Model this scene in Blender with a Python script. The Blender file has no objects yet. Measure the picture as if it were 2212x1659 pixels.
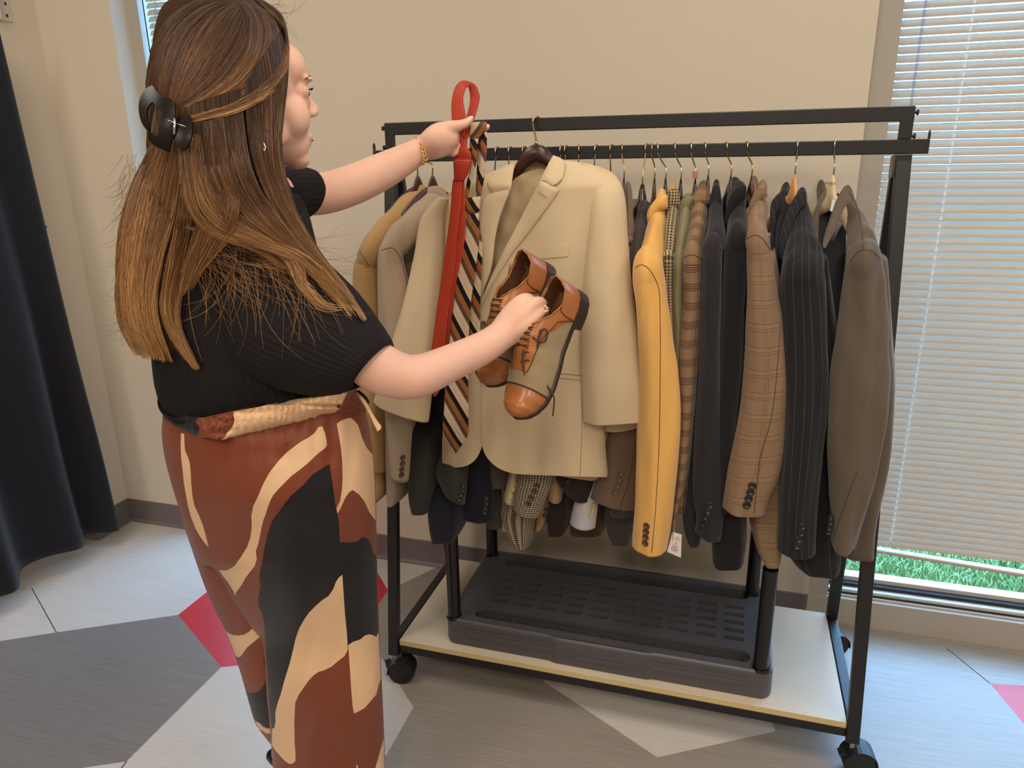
import bpy, bmesh, math, random
from math import sin, cos, pi, sqrt, radians
from mathutils import Vector, Matrix, noise
from mathutils.geometry import delaunay_2d_cdt
random.seed(7)
S = bpy.context.scene
# ---------------- camera ----------------
CP = Vector((0.8394, -1.6044, 1.45)); YAW, PIT, ROL = -0.2944, 0.2977, -0.0151; F = 1561.1
fw = Vector((sin(YAW)*cos(PIT), cos(YAW)*cos(PIT), -sin(PIT)))
r0 = Vector((cos(YAW), -sin(YAW), 0)); u0 = r0.cross(fw)
rt = cos(ROL)*r0 + sin(ROL)*u0; up = -sin(ROL)*r0 + cos(ROL)*u0
cam = bpy.data.cameras.new('camera'); camo = bpy.data.objects.new('camera', cam)
S.collection.objects.link(camo); S.camera = camo
cam.sensor_width = 36; cam.lens = F*36/2212; cam.clip_start = 0.02
camo.matrix_world = Matrix(((rt.x, up.x, -fw.x, CP.x), (rt.y, up.y, -fw.y, CP.y), (rt.z, up.z, -fw.z, CP.z), (0, 0, 0, 1)))
# ---------------- world, light, exposure ----------------
W = bpy.data.worlds.new('sky'); S.world = W; W.use_nodes = True
wn = W.node_tree.nodes; bg = wn['Background']
bg.inputs[0].default_value = (0.26, 0.57, 1.0, 1); bg.inputs[1].default_value = 16.0
S.view_settings.view_transform = 'Standard'; S.view_settings.look = 'None'
S.view_settings.exposure = 0.0; S.view_settings.gamma = 1.0; S.view_settings.use_curve_mapping = False
S.cycles.max_bounces = 6; S.cycles.diffuse_bounces = 4; S.cycles.glossy_bounces = 3
S.cycles.use_denoising = True; S.cycles.sample_clamp_indirect = 6
def area(name, loc, rot, sx, sy, power, col):
    l = bpy.data.lights.new(name, 'AREA'); l.shape = 'RECTANGLE'; l.size = sx; l.size_y = sy
    l.energy = power; l.color = col; o = bpy.data.objects.new(name, l); S.collection.objects.link(o)
    o.location = loc; o.rotation_euler = rot; return o
CEIL = 2.75
LAMPS = [(-0.9, -0.75), (0.9, -0.75), (-0.9, -2.9), (0.9, -2.9), (2.7, -0.75), (2.7, -2.9)]
for lx, ly in LAMPS:
    area('ceiling_lamp_light', (lx, ly, CEIL-0.03), (0, 0, 0), 0.55, 1.1, (12 if ly > -1 else 30), (1.0, 0.90, 0.79))
sun = bpy.data.lights.new('sun', 'SUN'); sun.energy = 4.0; sun.angle = 0.01; sun.color = (1, .96, .9)
so = bpy.data.objects.new('sun', sun); S.collection.objects.link(so); so.rotation_euler = (radians(-28), radians(12), 0)

# ---------------- helpers ----------------
def ray(px, py): return fw + rt*((px-1106)/F) - up*((py-829.5)/F)
def atD(px, py, D): return CP + ray(px, py)*D
def atY(px, py, Y): d = ray(px, py); return CP + d*((Y-CP.y)/d.y)
def atX(px, py, X): d = ray(px, py); return CP + d*((X-CP.x)/d.x)
def atZ(px, py, Z): d = ray(px, py); return CP + d*((Z-CP.z)/d.z)
def lin(c): return tuple((x/12.92 if x <= .04045 else ((x+.055)/1.055)**2.4) for x in c)
def C8(r, g, b): return lin((r/255, g/255, b/255))
def obj(name, me, m=None, parent=None, smooth=True):
    o = bpy.data.objects.new(name, me); S.collection.objects.link(o)
    if m: me.materials.append(m)
    if parent:
        o.parent = parent; o.matrix_parent_inverse = pm(parent).inverted()
    if smooth: me.polygons.foreach_set('use_smooth', [True]*len(me.polygons))
    return o
def pm(o):
    M = Matrix.LocRotScale(o.location, o.rotation_euler, o.scale)
    return (pm(o.parent) @ o.matrix_parent_inverse @ M) if o.parent else M
def thing(name, label, cat, loc=(0, 0, 0), group=None):
    o = bpy.data.objects.new(name, None); S.collection.objects.link(o); o.location = loc; o.empty_display_size = .05
    o['label'] = label; o['category'] = cat
    if group: o['group'] = group
    return o
def tag(o, label, cat, group=None):
    o['label'] = label; o['category'] = cat
    if group: o['group'] = group
    return o
def struct(o): o['kind'] = 'structure'; return o
def mk(name, verts, faces, m=None, parent=None, smooth=True, uvs=None):
    me = bpy.data.meshes.new(name); me.from_pydata([tuple(v) for v in verts], [], faces)
    if uvs:
        l = me.uv_layers.new(name='UVMap')
        for p in me.polygons:
            us = [uvs[v] for v in p.vertices]
            k = uvs.wrap if hasattr(uvs, 'wrap') else 0
            if k and max(a[0] for a in us)-min(a[0] for a in us) > k*.5:
                us = [(a[0]+k if a[0] < k*.5 else a[0], a[1]) for a in us]
            for li, a in zip(p.loop_indices, us): l.data[li].uv = a
    me.update(); return obj(name, me, m, parent, smooth)
class UV(list): wrap = 0
class MB:
    def __init__(s): s.b = bmesh.new()
    def box(s, lo, hi, M=None, bev=0):
        c = [(a+b)/2 for a, b in zip(lo, hi)]; d = [abs(b-a) for a, b in zip(lo, hi)]
        T = Matrix.Translation(c) @ Matrix.Diagonal((*d, 1))
        if M: T = M @ T
        g = bmesh.ops.create_cube(s.b, size=1, matrix=T)
        if bev:
            es = list({e for v in g['verts'] for e in v.link_edges})
            bmesh.ops.bevel(s.b, geom=es, offset=bev, segments=2, affect='EDGES', profile=.5)
        return s
    def bar(s, a, b, w, h, side=None, bev=0.002):
        a = Vector(a); b = Vector(b); z = (b-a); L = z.length; z.normalize()
        x = Vector(side) if side else (Vector((1, 0, 0)) if abs(z.x) < .9 else Vector((0, 1, 0)))
        x = (x - z*x.dot(z)).normalized(); y = z.cross(x)
        M = Matrix(((x.x, y.x, z.x, a.x), (x.y, y.y, z.y, a.y), (x.z, y.z, z.z, a.z), (0, 0, 0, 1)))
        return s.box((-w/2, -h/2, 0), (w/2, h/2, L), M, bev)
    def tube(s, pts, r, n=12, cap=True):
        pts = [Vector(p) for p in pts]; rr = r if isinstance(r, (list, tuple)) else [r]*len(pts)
        rings = []; prev = None
        for i, p in enumerate(pts):
            t = (pts[min(i+1, len(pts)-1)]-pts[max(i-1, 0)]).normalized()
            if prev is None: x = t.orthogonal().normalized()
            else: x = (prev - t*prev.dot(t)); x = x.normalized() if x.length > 1e-6 else t.orthogonal().normalized()
            prev = x; y = t.cross(x)
            rings.append([s.b.verts.new(p + (x*cos(2*pi*k/n) + y*sin(2*pi*k/n))*rr[i]) for k in range(n)])
        for a, c in zip(rings, rings[1:]):
            for k in range(n): s.b.faces.new((a[k], a[(k+1) % n], c[(k+1) % n], c[k]))
        if cap:
            s.b.faces.new(rings[0][::-1]); s.b.faces.new(rings[-1])
        return s
    def ball(s, c, r, rot=None, sub=3):
        M = Matrix.Translation(c)
        if rot: M = M @ rot
        r = r if isinstance(r, (tuple, list)) else (r, r, r)
        bmesh.ops.create_icosphere(s.b, subdivisions=sub, radius=1, matrix=M @ Matrix.Diagonal((*r, 1))); return s
    def poly(s, pts, vec):
        """prism: polygon pts (3D list) extruded by vec"""
        vec = Vector(vec); a = [s.b.verts.new(Vector(p)) for p in pts]; c = [s.b.verts.new(Vector(p)+vec) for p in pts]
        s.b.faces.new(a); s.b.faces.new(c[::-1]); n = len(a)
        for i in range(n): s.b.faces.new((a[i], c[i], c[(i+1) % n], a[(i+1) % n]))
        return s
    def build(s, name, m, parent=None, smooth=False, loc=None):
        bmesh.ops.recalc_face_normals(s.b, faces=s.b.faces)
        me = bpy.data.meshes.new(name); s.b.to_mesh(me); s.b.free()
        o = obj(name, me, m, parent, smooth)
        if smooth == 'auto':
            me.set_sharp_from_angle(angle=radians(35))
        return o
def cr(P, sub, closed=False):
    """Catmull-Rom over tuples of floats or vectors (flattened lists)"""
    n = len(P); out = []
    rng = n if closed else n-1
    for i in range(rng):
        if closed: p = [P[(i+k) % n] for k in (-1, 0, 1, 2)]
        else: p = [P[max(i-1, 0)], P[i], P[i+1], P[min(i+2, n-1)]]
        for j in range(sub):
            t = j/sub; a = -.5*t+t*t-.5*t**3; b = 1-2.5*t*t+1.5*t**3; c = .5*t+2*t*t-1.5*t**3; d = -.5*t*t+.5*t**3
            out.append(tuple(a*w+b*x+c*y+d*z for w, x, y, z in zip(*p)))
    if not closed: out.append(tuple(P[-1]))
    return out
def secs3(rows, mode='y', dep=0, th=.03):
    """rows: (Lx,Ly,Rx,Ry[,depth[,th]]) pixels -> flat 3D sections"""
    out = []
    at = {'y': atY, 'D': atD}[mode]
    for r in rows:
        if len(r) == 3 or (len(r) > 3 and r[1] < r[2] and False): r = (r[1], r[0], r[2], r[0])
        d = r[4] if len(r) > 4 and r[4] is not None else dep; t = r[5] if len(r) > 5 else th
        dl, dr = d if isinstance(d, tuple) else (d, d)
        L = at(r[0], r[1], dl); R = at(r[2], r[3], dr); out.append((*L, *R, t))
    return out
def secsN(rows, dep, th, f=.85):
    """like secs3 but the pixel row describes the near rim of a thick section"""
    out = []
    for r in rows:
        d = r[4] if len(r) > 4 else dep; t = r[5] if len(r) > 5 else th
        L = atY(r[0], r[1], d); R = atY(r[2], r[3], d); L.z = atY(r[0], r[1], d-t*f).z; R.z = atY(r[2], r[3], d-t*f).z; out.append((*L, *R, t))
    return out
def hit_on(o):
    from mathutils.bvhtree import BVHTree
    bv = BVHTree.FromPolygons([v.co.copy() for v in o.data.vertices], [list(p.vertices) for p in o.data.polygons])
    def f(x, y, back=None):
        h = bv.ray_cast(CP, ray(x, y)); return (h[0], h[1]) if h[0] else (None, None)
    return f
def R3(rows): return [((r[1], r[0], r[2], r[0]) + tuple(r[3:])) for r in rows]   # (py,xL,xR,...)
def loftV(S3, n=28, sub=5, p=2.3, disp=None, cap=(1, 1), cuff=None, flat=False):
    S3 = cr(S3, sub) if sub > 1 else S3
    C = [Vector(((a[0]+a[3])/2, (a[1]+a[4])/2, (a[2]+a[5])/2)) for a in S3]
    V = []; U = UV(); v = 0; prev = None
    H = [(Vector(a[3:6])-Vector(a[0:3]))/2 for a in S3]
    per = 2*max(h.length for h in H)*2.0
    U.wrap = 0 if flat else per
    rings = []
    def ring(c, h, nn, th, k, vv, sc=1):
        idx = []
        for i in range(n):
            a = 2*pi*i/n + pi
            ca, sa = cos(a), sin(a)
            x = math.copysign(abs(ca)**(2/p), ca); y = math.copysign(abs(sa)**(2/p), sa)
            q = c + h*x*sc + nn*th*y*sc
            if disp:
                q = q + (nn*y + h.normalized()*x*.4)*disp(i/n, k, q)
            idx.append(len(V)); V.append(q); U.append((h.length*x, vv) if flat else (per*i/n, vv))
        rings.append(idx)
    m = len(S3)
    for k in range(m):
        t = (C[min(k+1, m-1)]-C[max(k-1, 0)])
        h = H[k]; nn = h.cross(t)
        if nn.length < 1e-9: nn = prev or Vector((0, -1, 0))
        nn.normalize()
        if prev is not None and nn.dot(prev) < 0: nn = -nn
        if prev is None and nn.dot(ray(1106, 829)) > 0: nn = -nn
        prev = nn
        if k: v += (C[k]-C[k-1]).length
        ring(C[k], h, nn, S3[k][6], k/(m-1), v)
    if cuff:   # open end: fold in and go back up inside
        t = (C[-1]-C[-3 if m > 2 else 0]).normalized()
        ring(C[-1], H[-1], prev, S3[-1][6], 1, v+.003, .93)
        ring(C[-1]-t*cuff, H[-1], prev, S3[-1][6], 1, v+cuff, .86)
    Fc = []
    for a, b in zip(rings, rings[1:]):
        for i in range(n): Fc.append((a[i], a[(i+1) % n], b[(i+1) % n], b[i]))
    for e, ids, c in ((0, rings[0], C[0]), (1, rings[-1], None)):
        if cap[e]:
            cc = sum((V[i] for i in ids), Vector())/n; ci = len(V); V.append(cc); U.append(U[ids[0]])
            for i in range(n):
                Fc.append((ids[(i+1) % n], ids[i], ci) if e == 0 else (ids[i], ids[(i+1) % n], ci))
    return V, Fc, U
def loft(name, S3, m, parent=None, **kw):
    V, Fc, U = loftV(S3, **kw); return mk(name, V, Fc, m, parent, True, U)
def wr(amp, fx, fz, seed=0):
    """cloth fold displacement: vertical-ish folds"""
    def f(u, k, q):
        return amp*(noise.noise(Vector((q.x*fx+seed, q.y*fx, q.z*fz))) + .4*noise.noise(Vector((q.x*fx*2.3, q.y*fx*2, q.z*fz*2.5+seed))))
    return f
def pip(x, y, P):
    c = False; j = len(P)-1
    for i in range(len(P)):
        if (P[i][1] > y) != (P[j][1] > y) and x < (P[j][0]-P[i][0])*(y-P[i][1])/(P[j][1]-P[i][1])+P[i][0]: c = not c
        j = i
    return c
def sm(P, k=4, closed=True): return cr([tuple(map(float, p)) for p in P], k, closed)
def edist(x, y, P):
    d = 1e9; n = len(P)
    for i in range(n):
        ax, ay = P[i]; bx, by = P[(i+1) % n]; dx, dy = bx-ax, by-ay
        t = max(0, min(1, ((x-ax)*dx+(y-ay)*dy)/(dx*dx+dy*dy+1e-9)))
        d = min(d, (x-ax-t*dx)**2+(y-ay-t*dy)**2)
    return sqrt(d)
def cdt(outline, polys=(), grid=8):
    """triangulated outline with constraint polys; returns pts, tris"""
    vs = []; es = []
    def add(P, closed=True):
        i0 = len(vs); vs.extend(Vector((p[0], p[1])) for p in P)
        es.extend((i0+i, i0+(i+1) % len(P)) for i in range(len(P) if closed else len(P)-1))
    add(outline)
    for P in polys: add(P)
    x0 = min(p[0] for p in outline); x1 = max(p[0] for p in outline); y0 = min(p[1] for p in outline); y1 = max(p[1] for p in outline)
    j = 0; y = y0+grid*.5
    while y < y1:
        x = x0+(grid*.5 if j % 2 else grid)
        while x < x1:
            if pip(x, y, outline) and edist(x, y, outline) > grid*.4 and all(edist(x, y, P) > grid*.35 for P in polys): vs.append(Vector((x, y)))
            x += grid
        y += grid*.87; j += 1
    v2, e2, f2, *_ = delaunay_2d_cdt(vs, es, [], 0, 1e-3)
    T = []
    for f in f2:
        cx = sum(v2[i].x for i in f)/len(f); cy = sum(v2[i].y for i in f)/len(f)
        if pip(cx, cy, outline): T.append(tuple(f))
    return [tuple(v) for v in v2], T
def sheet(name, outline, surf, thick, mats, parent=None, polys=(), pm_=(), grid=8, back=Vector((0, 1, 0)), matfn=None):
    """solid cloth sheet: front surface surf(px,py)->3D, thickness pushed along back"""
    P, T = cdt(outline, polys, grid)
    Fv = [surf(x, y) for x, y in P]; n = len(P)
    Bv = [back(x, y) for x, y in P] if callable(back) else [q + back*thick for q in Fv]
    faces = []; mi = []
    ec = {}
    for t in T:
        a, b, c = (Vector((*P[i], 0)) for i in t[:3])
        if (b-a).cross(c-a).z > 0: t = t[::-1]
        cx = sum(P[i][0] for i in t)/len(t); cy = sum(P[i][1] for i in t)/len(t)
        k = 0
        for q, mm in zip(polys, pm_):
            if pip(cx, cy, q): k = mm
        faces.append(t); mi.append(k)
        faces.append(tuple(n+i for i in t[::-1])); mi.append(k)
        for i in range(len(t)): ec[(t[i], t[(i+1) % len(t)])] = k
    for (a, b), k in ec.items():
        if (b, a) not in ec: faces.append((b, a, n+a, n+b)); mi.append(k)
    uvs = [(q.x*1.0+q.y*.6, q.z) for q in Fv]*2
    o = mk(name, Fv+Bv, faces, None, parent, True, uvs)
    for m in (mats if isinstance(mats, (list, tuple)) else [mats]): o.data.materials.append(m)
    o.data.polygons.foreach_set('material_index', mi)
    o.data.set_sharp_from_angle(angle=radians(50))
    return o
# ---------------- materials ----------------
class NT:
    def __init__(s, name):
        s.m = bpy.data.materials.new(name); s.m.use_nodes = True; s.t = s.m.node_tree; s.N = s.t.nodes; s.L = s.t.links
        s.b = s.N['Principled BSDF']
    def n(s, typ, **kw):
        nd = s.N.new(typ)
        for k, v in kw.items():
            if k.startswith('i'): nd.inputs[int(k[1:])].default_value = v
            else: setattr(nd, k, v)
        return nd
    def ma(s, op, a, b=None, c=None):
        nd = s.N.new('ShaderNodeMath'); nd.operation = op
        for i, v in enumerate((a, b, c)):
            if v is None: continue
            if isinstance(v, (int, float)): nd.inputs[i].default_value = v
            else: s.L.new(v, nd.inputs[i])
        return nd.outputs[0]
    def mix(s, f, a, b):
        nd = s.N.new('ShaderNodeMix'); nd.data_type = 'RGBA'
        for i, v in ((0, f), (6, a), (7, b)):
            if isinstance(v, tuple): nd.inputs[i].default_value = (*v, 1) if len(v) == 3 else v
            elif isinstance(v, (int, float)): nd.inputs[i].default_value = v
            else: s.L.new(v, nd.inputs[i])
        return nd.outputs[2]
    def uv(s):
        c = s.N.new('ShaderNodeUVMap'); c.uv_map = 'UVMap'; sp = s.N.new('ShaderNodeSeparateXYZ'); s.L.new(c.outputs[0], sp.inputs[0]); s.uvo = c.outputs[0]
        return sp.outputs[0], sp.outputs[1]
    def obj(s): return s.n('ShaderNodeTexCoord').outputs[3]
    def noise(s, scale, vec=None, detail=3, sc3=None):
        vec = vec or s.obj()
        if sc3:
            mp = s.n('ShaderNodeMapping'); mp.inputs[3].default_value = sc3; s.L.new(vec, mp.inputs[0]); vec = mp.outputs[0]
        nd = s.n('ShaderNodeTexNoise'); nd.inputs['Scale'].default_value = scale; nd.inputs['Detail'].default_value = detail; s.L.new(vec, nd.inputs[0]); return nd.outputs[0]
    def stripe(s, u, per, duty, off=0): return s.ma('LESS_THAN', s.ma('FRACT', s.ma('ADD', s.ma('MULTIPLY', u, 1/per), off)), duty)
    def bump(s, h, st, dist=.001):
        nd = s.n('ShaderNodeBump'); nd.inputs['Strength'].default_value = st; nd.inputs['Distance'].default_value = dist
        s.L.new(h, nd.inputs['Height']); s.L.new(nd.outputs[0], s.b.inputs['Normal'])
    def col(s, c):
        if isinstance(c, tuple): s.b.inputs[0].default_value = (*c, 1)
        else: s.L.new(c, s.b.inputs[0])
    def end(s, rough=.6, metal=0, spec=.5, **kw):
        s.b.inputs['Roughness'].default_value = rough; s.b.inputs['Metallic'].default_value = metal; s.b.inputs['Specular IOR Level'].default_value = spec
        for k, v in kw.items(): s.b.inputs[k].default_value = v
        return s.m
def mat(name, c, rough=.5, metal=0, spec=.5, bump=None, var=None, **kw):
    t = NT(name)
    if var:
        f = t.noise(var[0]); t.col(t.mix(f, tuple(x*(1-var[1]) for x in c), tuple(min(1, x*(1+var[1])) for x in c)))
    else: t.col(c)
    if bump: t.bump(t.noise(bump[0]), bump[1], bump[2] if len(bump) > 2 else .001)
    return t.end(rough, metal, spec, **kw)
def fabric(name, c, kind='plain', c2=None, c3=None, per=.006, rough=.85, sheen=.15, weave=900, var=.12):
    t = NT(name); u, v = t.uv()
    base = t.mix(t.noise(260, sc3=(1, 1, 1)), tuple(x*(1-var) for x in c), tuple(min(1, x*(1+var)) for x in c)); out = base
    if kind == 'pin':
        out = t.mix(t.ma('MULTIPLY', t.stripe(u, per, .06), .28), base, c2)
    elif kind == 'hound':
        A = t.stripe(u, per, .5); B = t.stripe(v, per, .5); d = t.stripe(t.ma('ADD', u, v), per/2, .5)
        e = t.ma('ADD', t.ma('MULTIPLY', A, B), t.ma('MULTIPLY', t.ma('ABSOLUTE', t.ma('SUBTRACT', A, B)), d))
        out = t.mix(e, base, c2)
    elif kind == 'herring':
        z = t.ma('ABSOLUTE', t.ma('SUBTRACT', t.ma('FRACT', t.ma('MULTIPLY', u, 1/(per*4))), .5))
        e = t.stripe(t.ma('ADD', v, t.ma('MULTIPLY', z, per*6)), per, .5); out = t.mix(t.ma('MULTIPLY', e, .6), base, c2)
    elif kind == 'glen':
        R1 = t.stripe(u, .042, .45); R2 = t.stripe(v, .042, .45)
        a = t.ma('MULTIPLY', t.stripe(u, per, .5), R1); b = t.ma('MULTIPLY', t.stripe(v, per, .5), R2)
        f = t.ma('MULTIPLY', t.stripe(t.ma('ADD', u, v), per*.6, .5), .35)
        e = t.ma('MINIMUM', t.ma('ADD', t.ma('MULTIPLY', t.ma('ADD', a, b), .75), f), 1.0); out = t.mix(e, base, c2)
    elif kind == 'pane':
        def ln(w, p, k):
            o = None
            for off in k:
                x = t.stripe(w, p, .045, off); o = x if o is None else t.ma('MAXIMUM', o, x)
            return o
        h = ln(v, .050, (0, .10, .30)); w = ln(u, .042, (0, .1, .2)); h2 = ln(v, .050, (.05, .15, .25)); 
        out = t.mix(t.ma('MULTIPLY', t.ma('MAXIMUM', h, t.ma('MULTIPLY', w, .7)), .5), base, c2)
        out = t.mix(t.ma('MULTIPLY', h2, .3), out, c3)
    elif kind == 'tie':
        s_ = t.ma('ADD', v, t.ma('MULTIPLY', u, -1.55)); fr = t.ma('FRACT', t.ma('MULTIPLY', s_, 1/per))
        rp = t.n('ShaderNodeValToRGB'); rp.color_ramp.interpolation = 'CONSTANT'; e = rp.color_ramp.elements
        br = C8(92, 66, 54); cols = [(0, c), (.20, c3), (.30, tuple(x*.8 for x in c3)), (.34, c3), (.42, br), (.60, tuple(x*.8 for x in c2)), (.63, c2), (.80, tuple(x*.9 for x in c2)), (.86, c2), (.985, br)]
        e[0].position = 0; e[0].color = (*c, 1); e[1].position = cols[1][0]; e[1].color = (*cols[1][1], 1)
        for p_, q in cols[2:]:
            x = e.new(p_); x.color = (*q, 1)
        t.L.new(fr, rp.inputs[0]); out = rp.outputs[0]
    elif kind == 'dots':
        a = t.stripe(u, per, .35); b = t.stripe(v, per*.8, .4); out = t.mix(t.ma('MULTIPLY', t.ma('MULTIPLY', a, b), .75), base, c2)
    elif kind == 'tweed':
        out = t.mix(t.noise(700, detail=1), base, c2); out = t.mix(t.ma('MULTIPLY', t.stripe(t.ma('ADD', u, v), per, .5), .3), out, c2)
    elif kind == 'rib':
        t.col(base); t.bump(t.ma('SINE', t.ma('MULTIPLY', u, 2*pi/per)), .35, .0012); return t.end(rough, 0, .3)
    t.col(out)
    t.bump(t.noise(weave, detail=2), .35, .0006)
    t.b.inputs['Sheen Weight'].default_value = sheen; t.b.inputs['Sheen Roughness'].default_value = .5
    return t.end(rough, 0, .25)
# ---------------- room ----------------
M_wall = mat('wall_paint', C8(211, 200, 182), .85, spec=.2, bump=(220, .12, .0008))
M_wall2 = mat('wall_paint_left', C8(214, 204, 186), .85, spec=.2, bump=(220, .12, .0008))
M_base = mat('vinyl_base', C8(112, 104, 104), .55)
M_ceil = mat('ceiling', C8(232, 228, 220), .9)
M_frame = mat('window_aluminium', C8(196, 196, 192), .45, .2)
M_jamb = mat('jamb_paint', C8(170, 163, 152), .6)
M_gask = mat('gasket', C8(30, 34, 40), .7)
t = NT('glass'); t.b.inputs['Transmission Weight'].default_value = 1; M_glass = t.end(0, 0, .5, IOR=1.05)
def floor_mat(name, c, amt=.16, rough=.33):
    t = NT(name); f = t.noise(1, sc3=(4, 260, 1), detail=4); g = t.noise(1, sc3=(14, 900, 1), detail=2)
    e = t.ma('ADD', t.ma('MULTIPLY', f, .5), t.ma('MULTIPLY', g, .5))
    mr = t.n('ShaderNodeMapRange'); mr.inputs[1].default_value = .35; mr.inputs[2].default_value = .65; t.L.new(e, mr.inputs[0])
    t.col(t.mix(mr.outputs[0], tuple(x*(1-amt) for x in c), tuple(min(1, x*(1+amt)) for x in c)))
    t.bump(e, .15, .0008); return t.end(rough, 0, .5)
FM = [floor_mat('vinyl_grey', C8(146, 139, 131), .2), floor_mat('vinyl_pale', C8(196, 191, 184), .1), floor_mat('vinyl_dark', C8(124, 119, 116), .2),
      floor_mat('vinyl_red', C8(190, 38, 52), .05), mat('vinyl_seam', C8(60, 58, 56), .7)]
# floor polygons in metres
FP = [([(-3.2, .62), (1.0, .62), (-.1, .62), (-.246, .414), (-.24, .36), (-.2, .2), (.08, -.095), (.083, -.27), (-.1, -.9), (-.55, -1.4), (-3.2, -1.4)], 1),
      ([(-1.189, -.098), (-.869, .09), (-.552, -.097), (-.549, -.471), (-.80, -.60), (-1.5, -1.1), (-2.4, -1.2), (-2.3, -.7), (-1.6, -.35)], 2),
      ([(-.869, .09), (-.866, .27), (-.42, .60), (-.246, .414), (-.238, .32), (-.29, .02), (-.552, -.097)], 3),
      ([(.40, .107), (.751, -.09), (1.042, .083), (.98, .33), (.62, .40)], 1),
      ([(1.686, .457), (1.70, .50), (2.1, .5), (2.1, .1), (1.675, .27), (1.63, .33)], 3)]
FP[4] = ([(1.64, .44), (1.80, .47), (2.2, .40), (2.2, .1), (1.70, .19)], 3)
out_ = [(-3.5, -4.6), (4.2, -4.6), (4.2, .70), (-3.5, .70)]
FP[0] = ([(-3.45, .66), (-.10, .66), (-.246, .414), (-.238, .32), (-.15, .12), (.08, -.095), (.083, -.27), (-.1, -.9), (-.55, -1.4), (-3.45, -1.4)], 1)
P, T = cdt(out_, [f[0] for f in FP], 1.0)
fc = []; mi = []
for tr in T:
    a, b, c_ = (Vector((*P[i], 0)) for i in tr[:3])
    if (b-a).cross(c_-a).z < 0: tr = tr[::-1]
    cx = sum(P[i][0] for i in tr)/3; cy = sum(P[i][1] for i in tr)/3; k = 0
    for q, mm in FP:
        if pip(cx, cy, q): k = mm
    fc.append(tr); mi.append(k)
fl = struct(mk('floor', [(x, y, 0) for x, y in P], fc, None, None, False))
for m in FM: fl.data.materials.append(m)
fl.data.polygons.foreach_set('material_index', mi)
# seams of sheet joints: thin grooves between pale tiles
sb = MB()
for a, b in (((-1.189, -.098), (-1.504, .084)), ((1.33, .83), (1.64, .44)), ((-.549, -.471), (-.52, -.62))):
    if b[1] > .6 or a[1] > .6: a = (1.563, .58)
    sb.bar((*a, .0002), (*b, .0002), .003, .0006, bev=0)
sb.build('floor_seam', FM[4], fl)
YW = .6107; XC = -1.557
def wallbox(name, lo, hi, m): return struct(MB().box(lo, hi).build(name, m))
b = MB()   # back wall with two full-height window openings
b.box((-3.6, YW, 0), (-1.2357, YW+.3, CEIL)).box((-.676, YW, 0), (1.1555, YW+.3, CEIL)).box((2.6, YW, 0), (4.3, YW+.3, CEIL))
b.box((-1.2357, YW, 2.5), (-.676, YW+.3, CEIL)).box((1.1555, YW, 2.5), (2.6, YW+.3, CEIL))
struct(b.build('wall_back', M_wall))
wallbox('wall_left', (-3.6, .44, 0), (XC, YW+.02, CEIL), M_wall2)
wallbox('wall_left_2', (-3.6, -4.7, 0), (-3.5, .44, CEIL), M_wall2)
wallbox('wall_right', (4.2, -4.7, 0), (4.3, YW, CEIL), M_wall)
wallbox('wall_front', (-3.6, -4.7, 0), (4.3, -4.6, CEIL), M_wall)
wallbox('ceiling', (-3.6, -4.7, CEIL), (4.3, YW+.3, CEIL+.1), M_ceil)
def base(name, a, b_, n):
    a = Vector((*a, 0)); b_ = Vector((*b_, 0)); n = Vector((*n, 0)); m = MB()
    prof = [(0, 0), (.012, 0), (.010, .006), (.004, .014), (.003, .1), (0, .103)]
    A = [a + n*p[0] + Vector((0, 0, p[1])) for p in prof]
    m.poly(A, b_-a); struct(m.build(name, M_base))
base('baseboard_back', (XC, YW), (-1.2357, YW), (0, -1)); base('baseboard_back_2', (-.676, YW), (1.1555, YW), (0, -1))
base('baseboard_left', (XC, .43), (XC, YW), (1, 0)); base('baseboard_left_2', (-3.4, .44), (XC+.004, .44), (0, -1))
# windows
def window(name, x0, x1, frame_w, yf, x_on):
    r = bpy.data.objects.new(name, None); S.collection.objects.link(r); r['kind'] = 'structure'; r.location = ((x0+x1)/2, YW+.1, 0)
    f = MB()
    f.box((x0, yf, .09), (x0+frame_w, yf+.1, 2.5)).box((x1-frame_w, yf, .09), (x1, yf+.1, 2.5)).box((x0, yf, 2.45), (x1, yf+.1, 2.5))
    f.build('window_frame', M_jamb, r)
    s = MB(); s.box((x0, YW+.02, 0), (x1, YW+.125, .092)); s.build('window_sill', M_jamb, r)
    g = MB(); X0 = x0+frame_w*.6; X1 = x1-frame_w*.6
    g.box((X0, YW+.035, .0925), (X1, YW+.12, .099), bev=.001).box((X0, YW+.045, .102), (X1, YW+.12, .114), bev=.002).box((X0, YW+.085, .124), (X1, YW+.125, .140), bev=.002)
    g.build('bottom_rail', M_frame, r)
    k = MB(); k.box((X0, YW+.040, .098), (X1, YW+.11, .103)).box((X0, YW+.065, .113), (X1, YW+.115, .125)); k.build('gasket', M_gask, r)
    p = MB(); p.box((x0+frame_w, YW+.108, .14), (x1-frame_w, YW+.114, 2.46)); p.build('pane', M_glass, r)
    return r
window('window_1', -1.2357, -.676, .04, .693, 0)
window('window_2', 1.1555, 2.6, .062, .64, 0)
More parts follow.
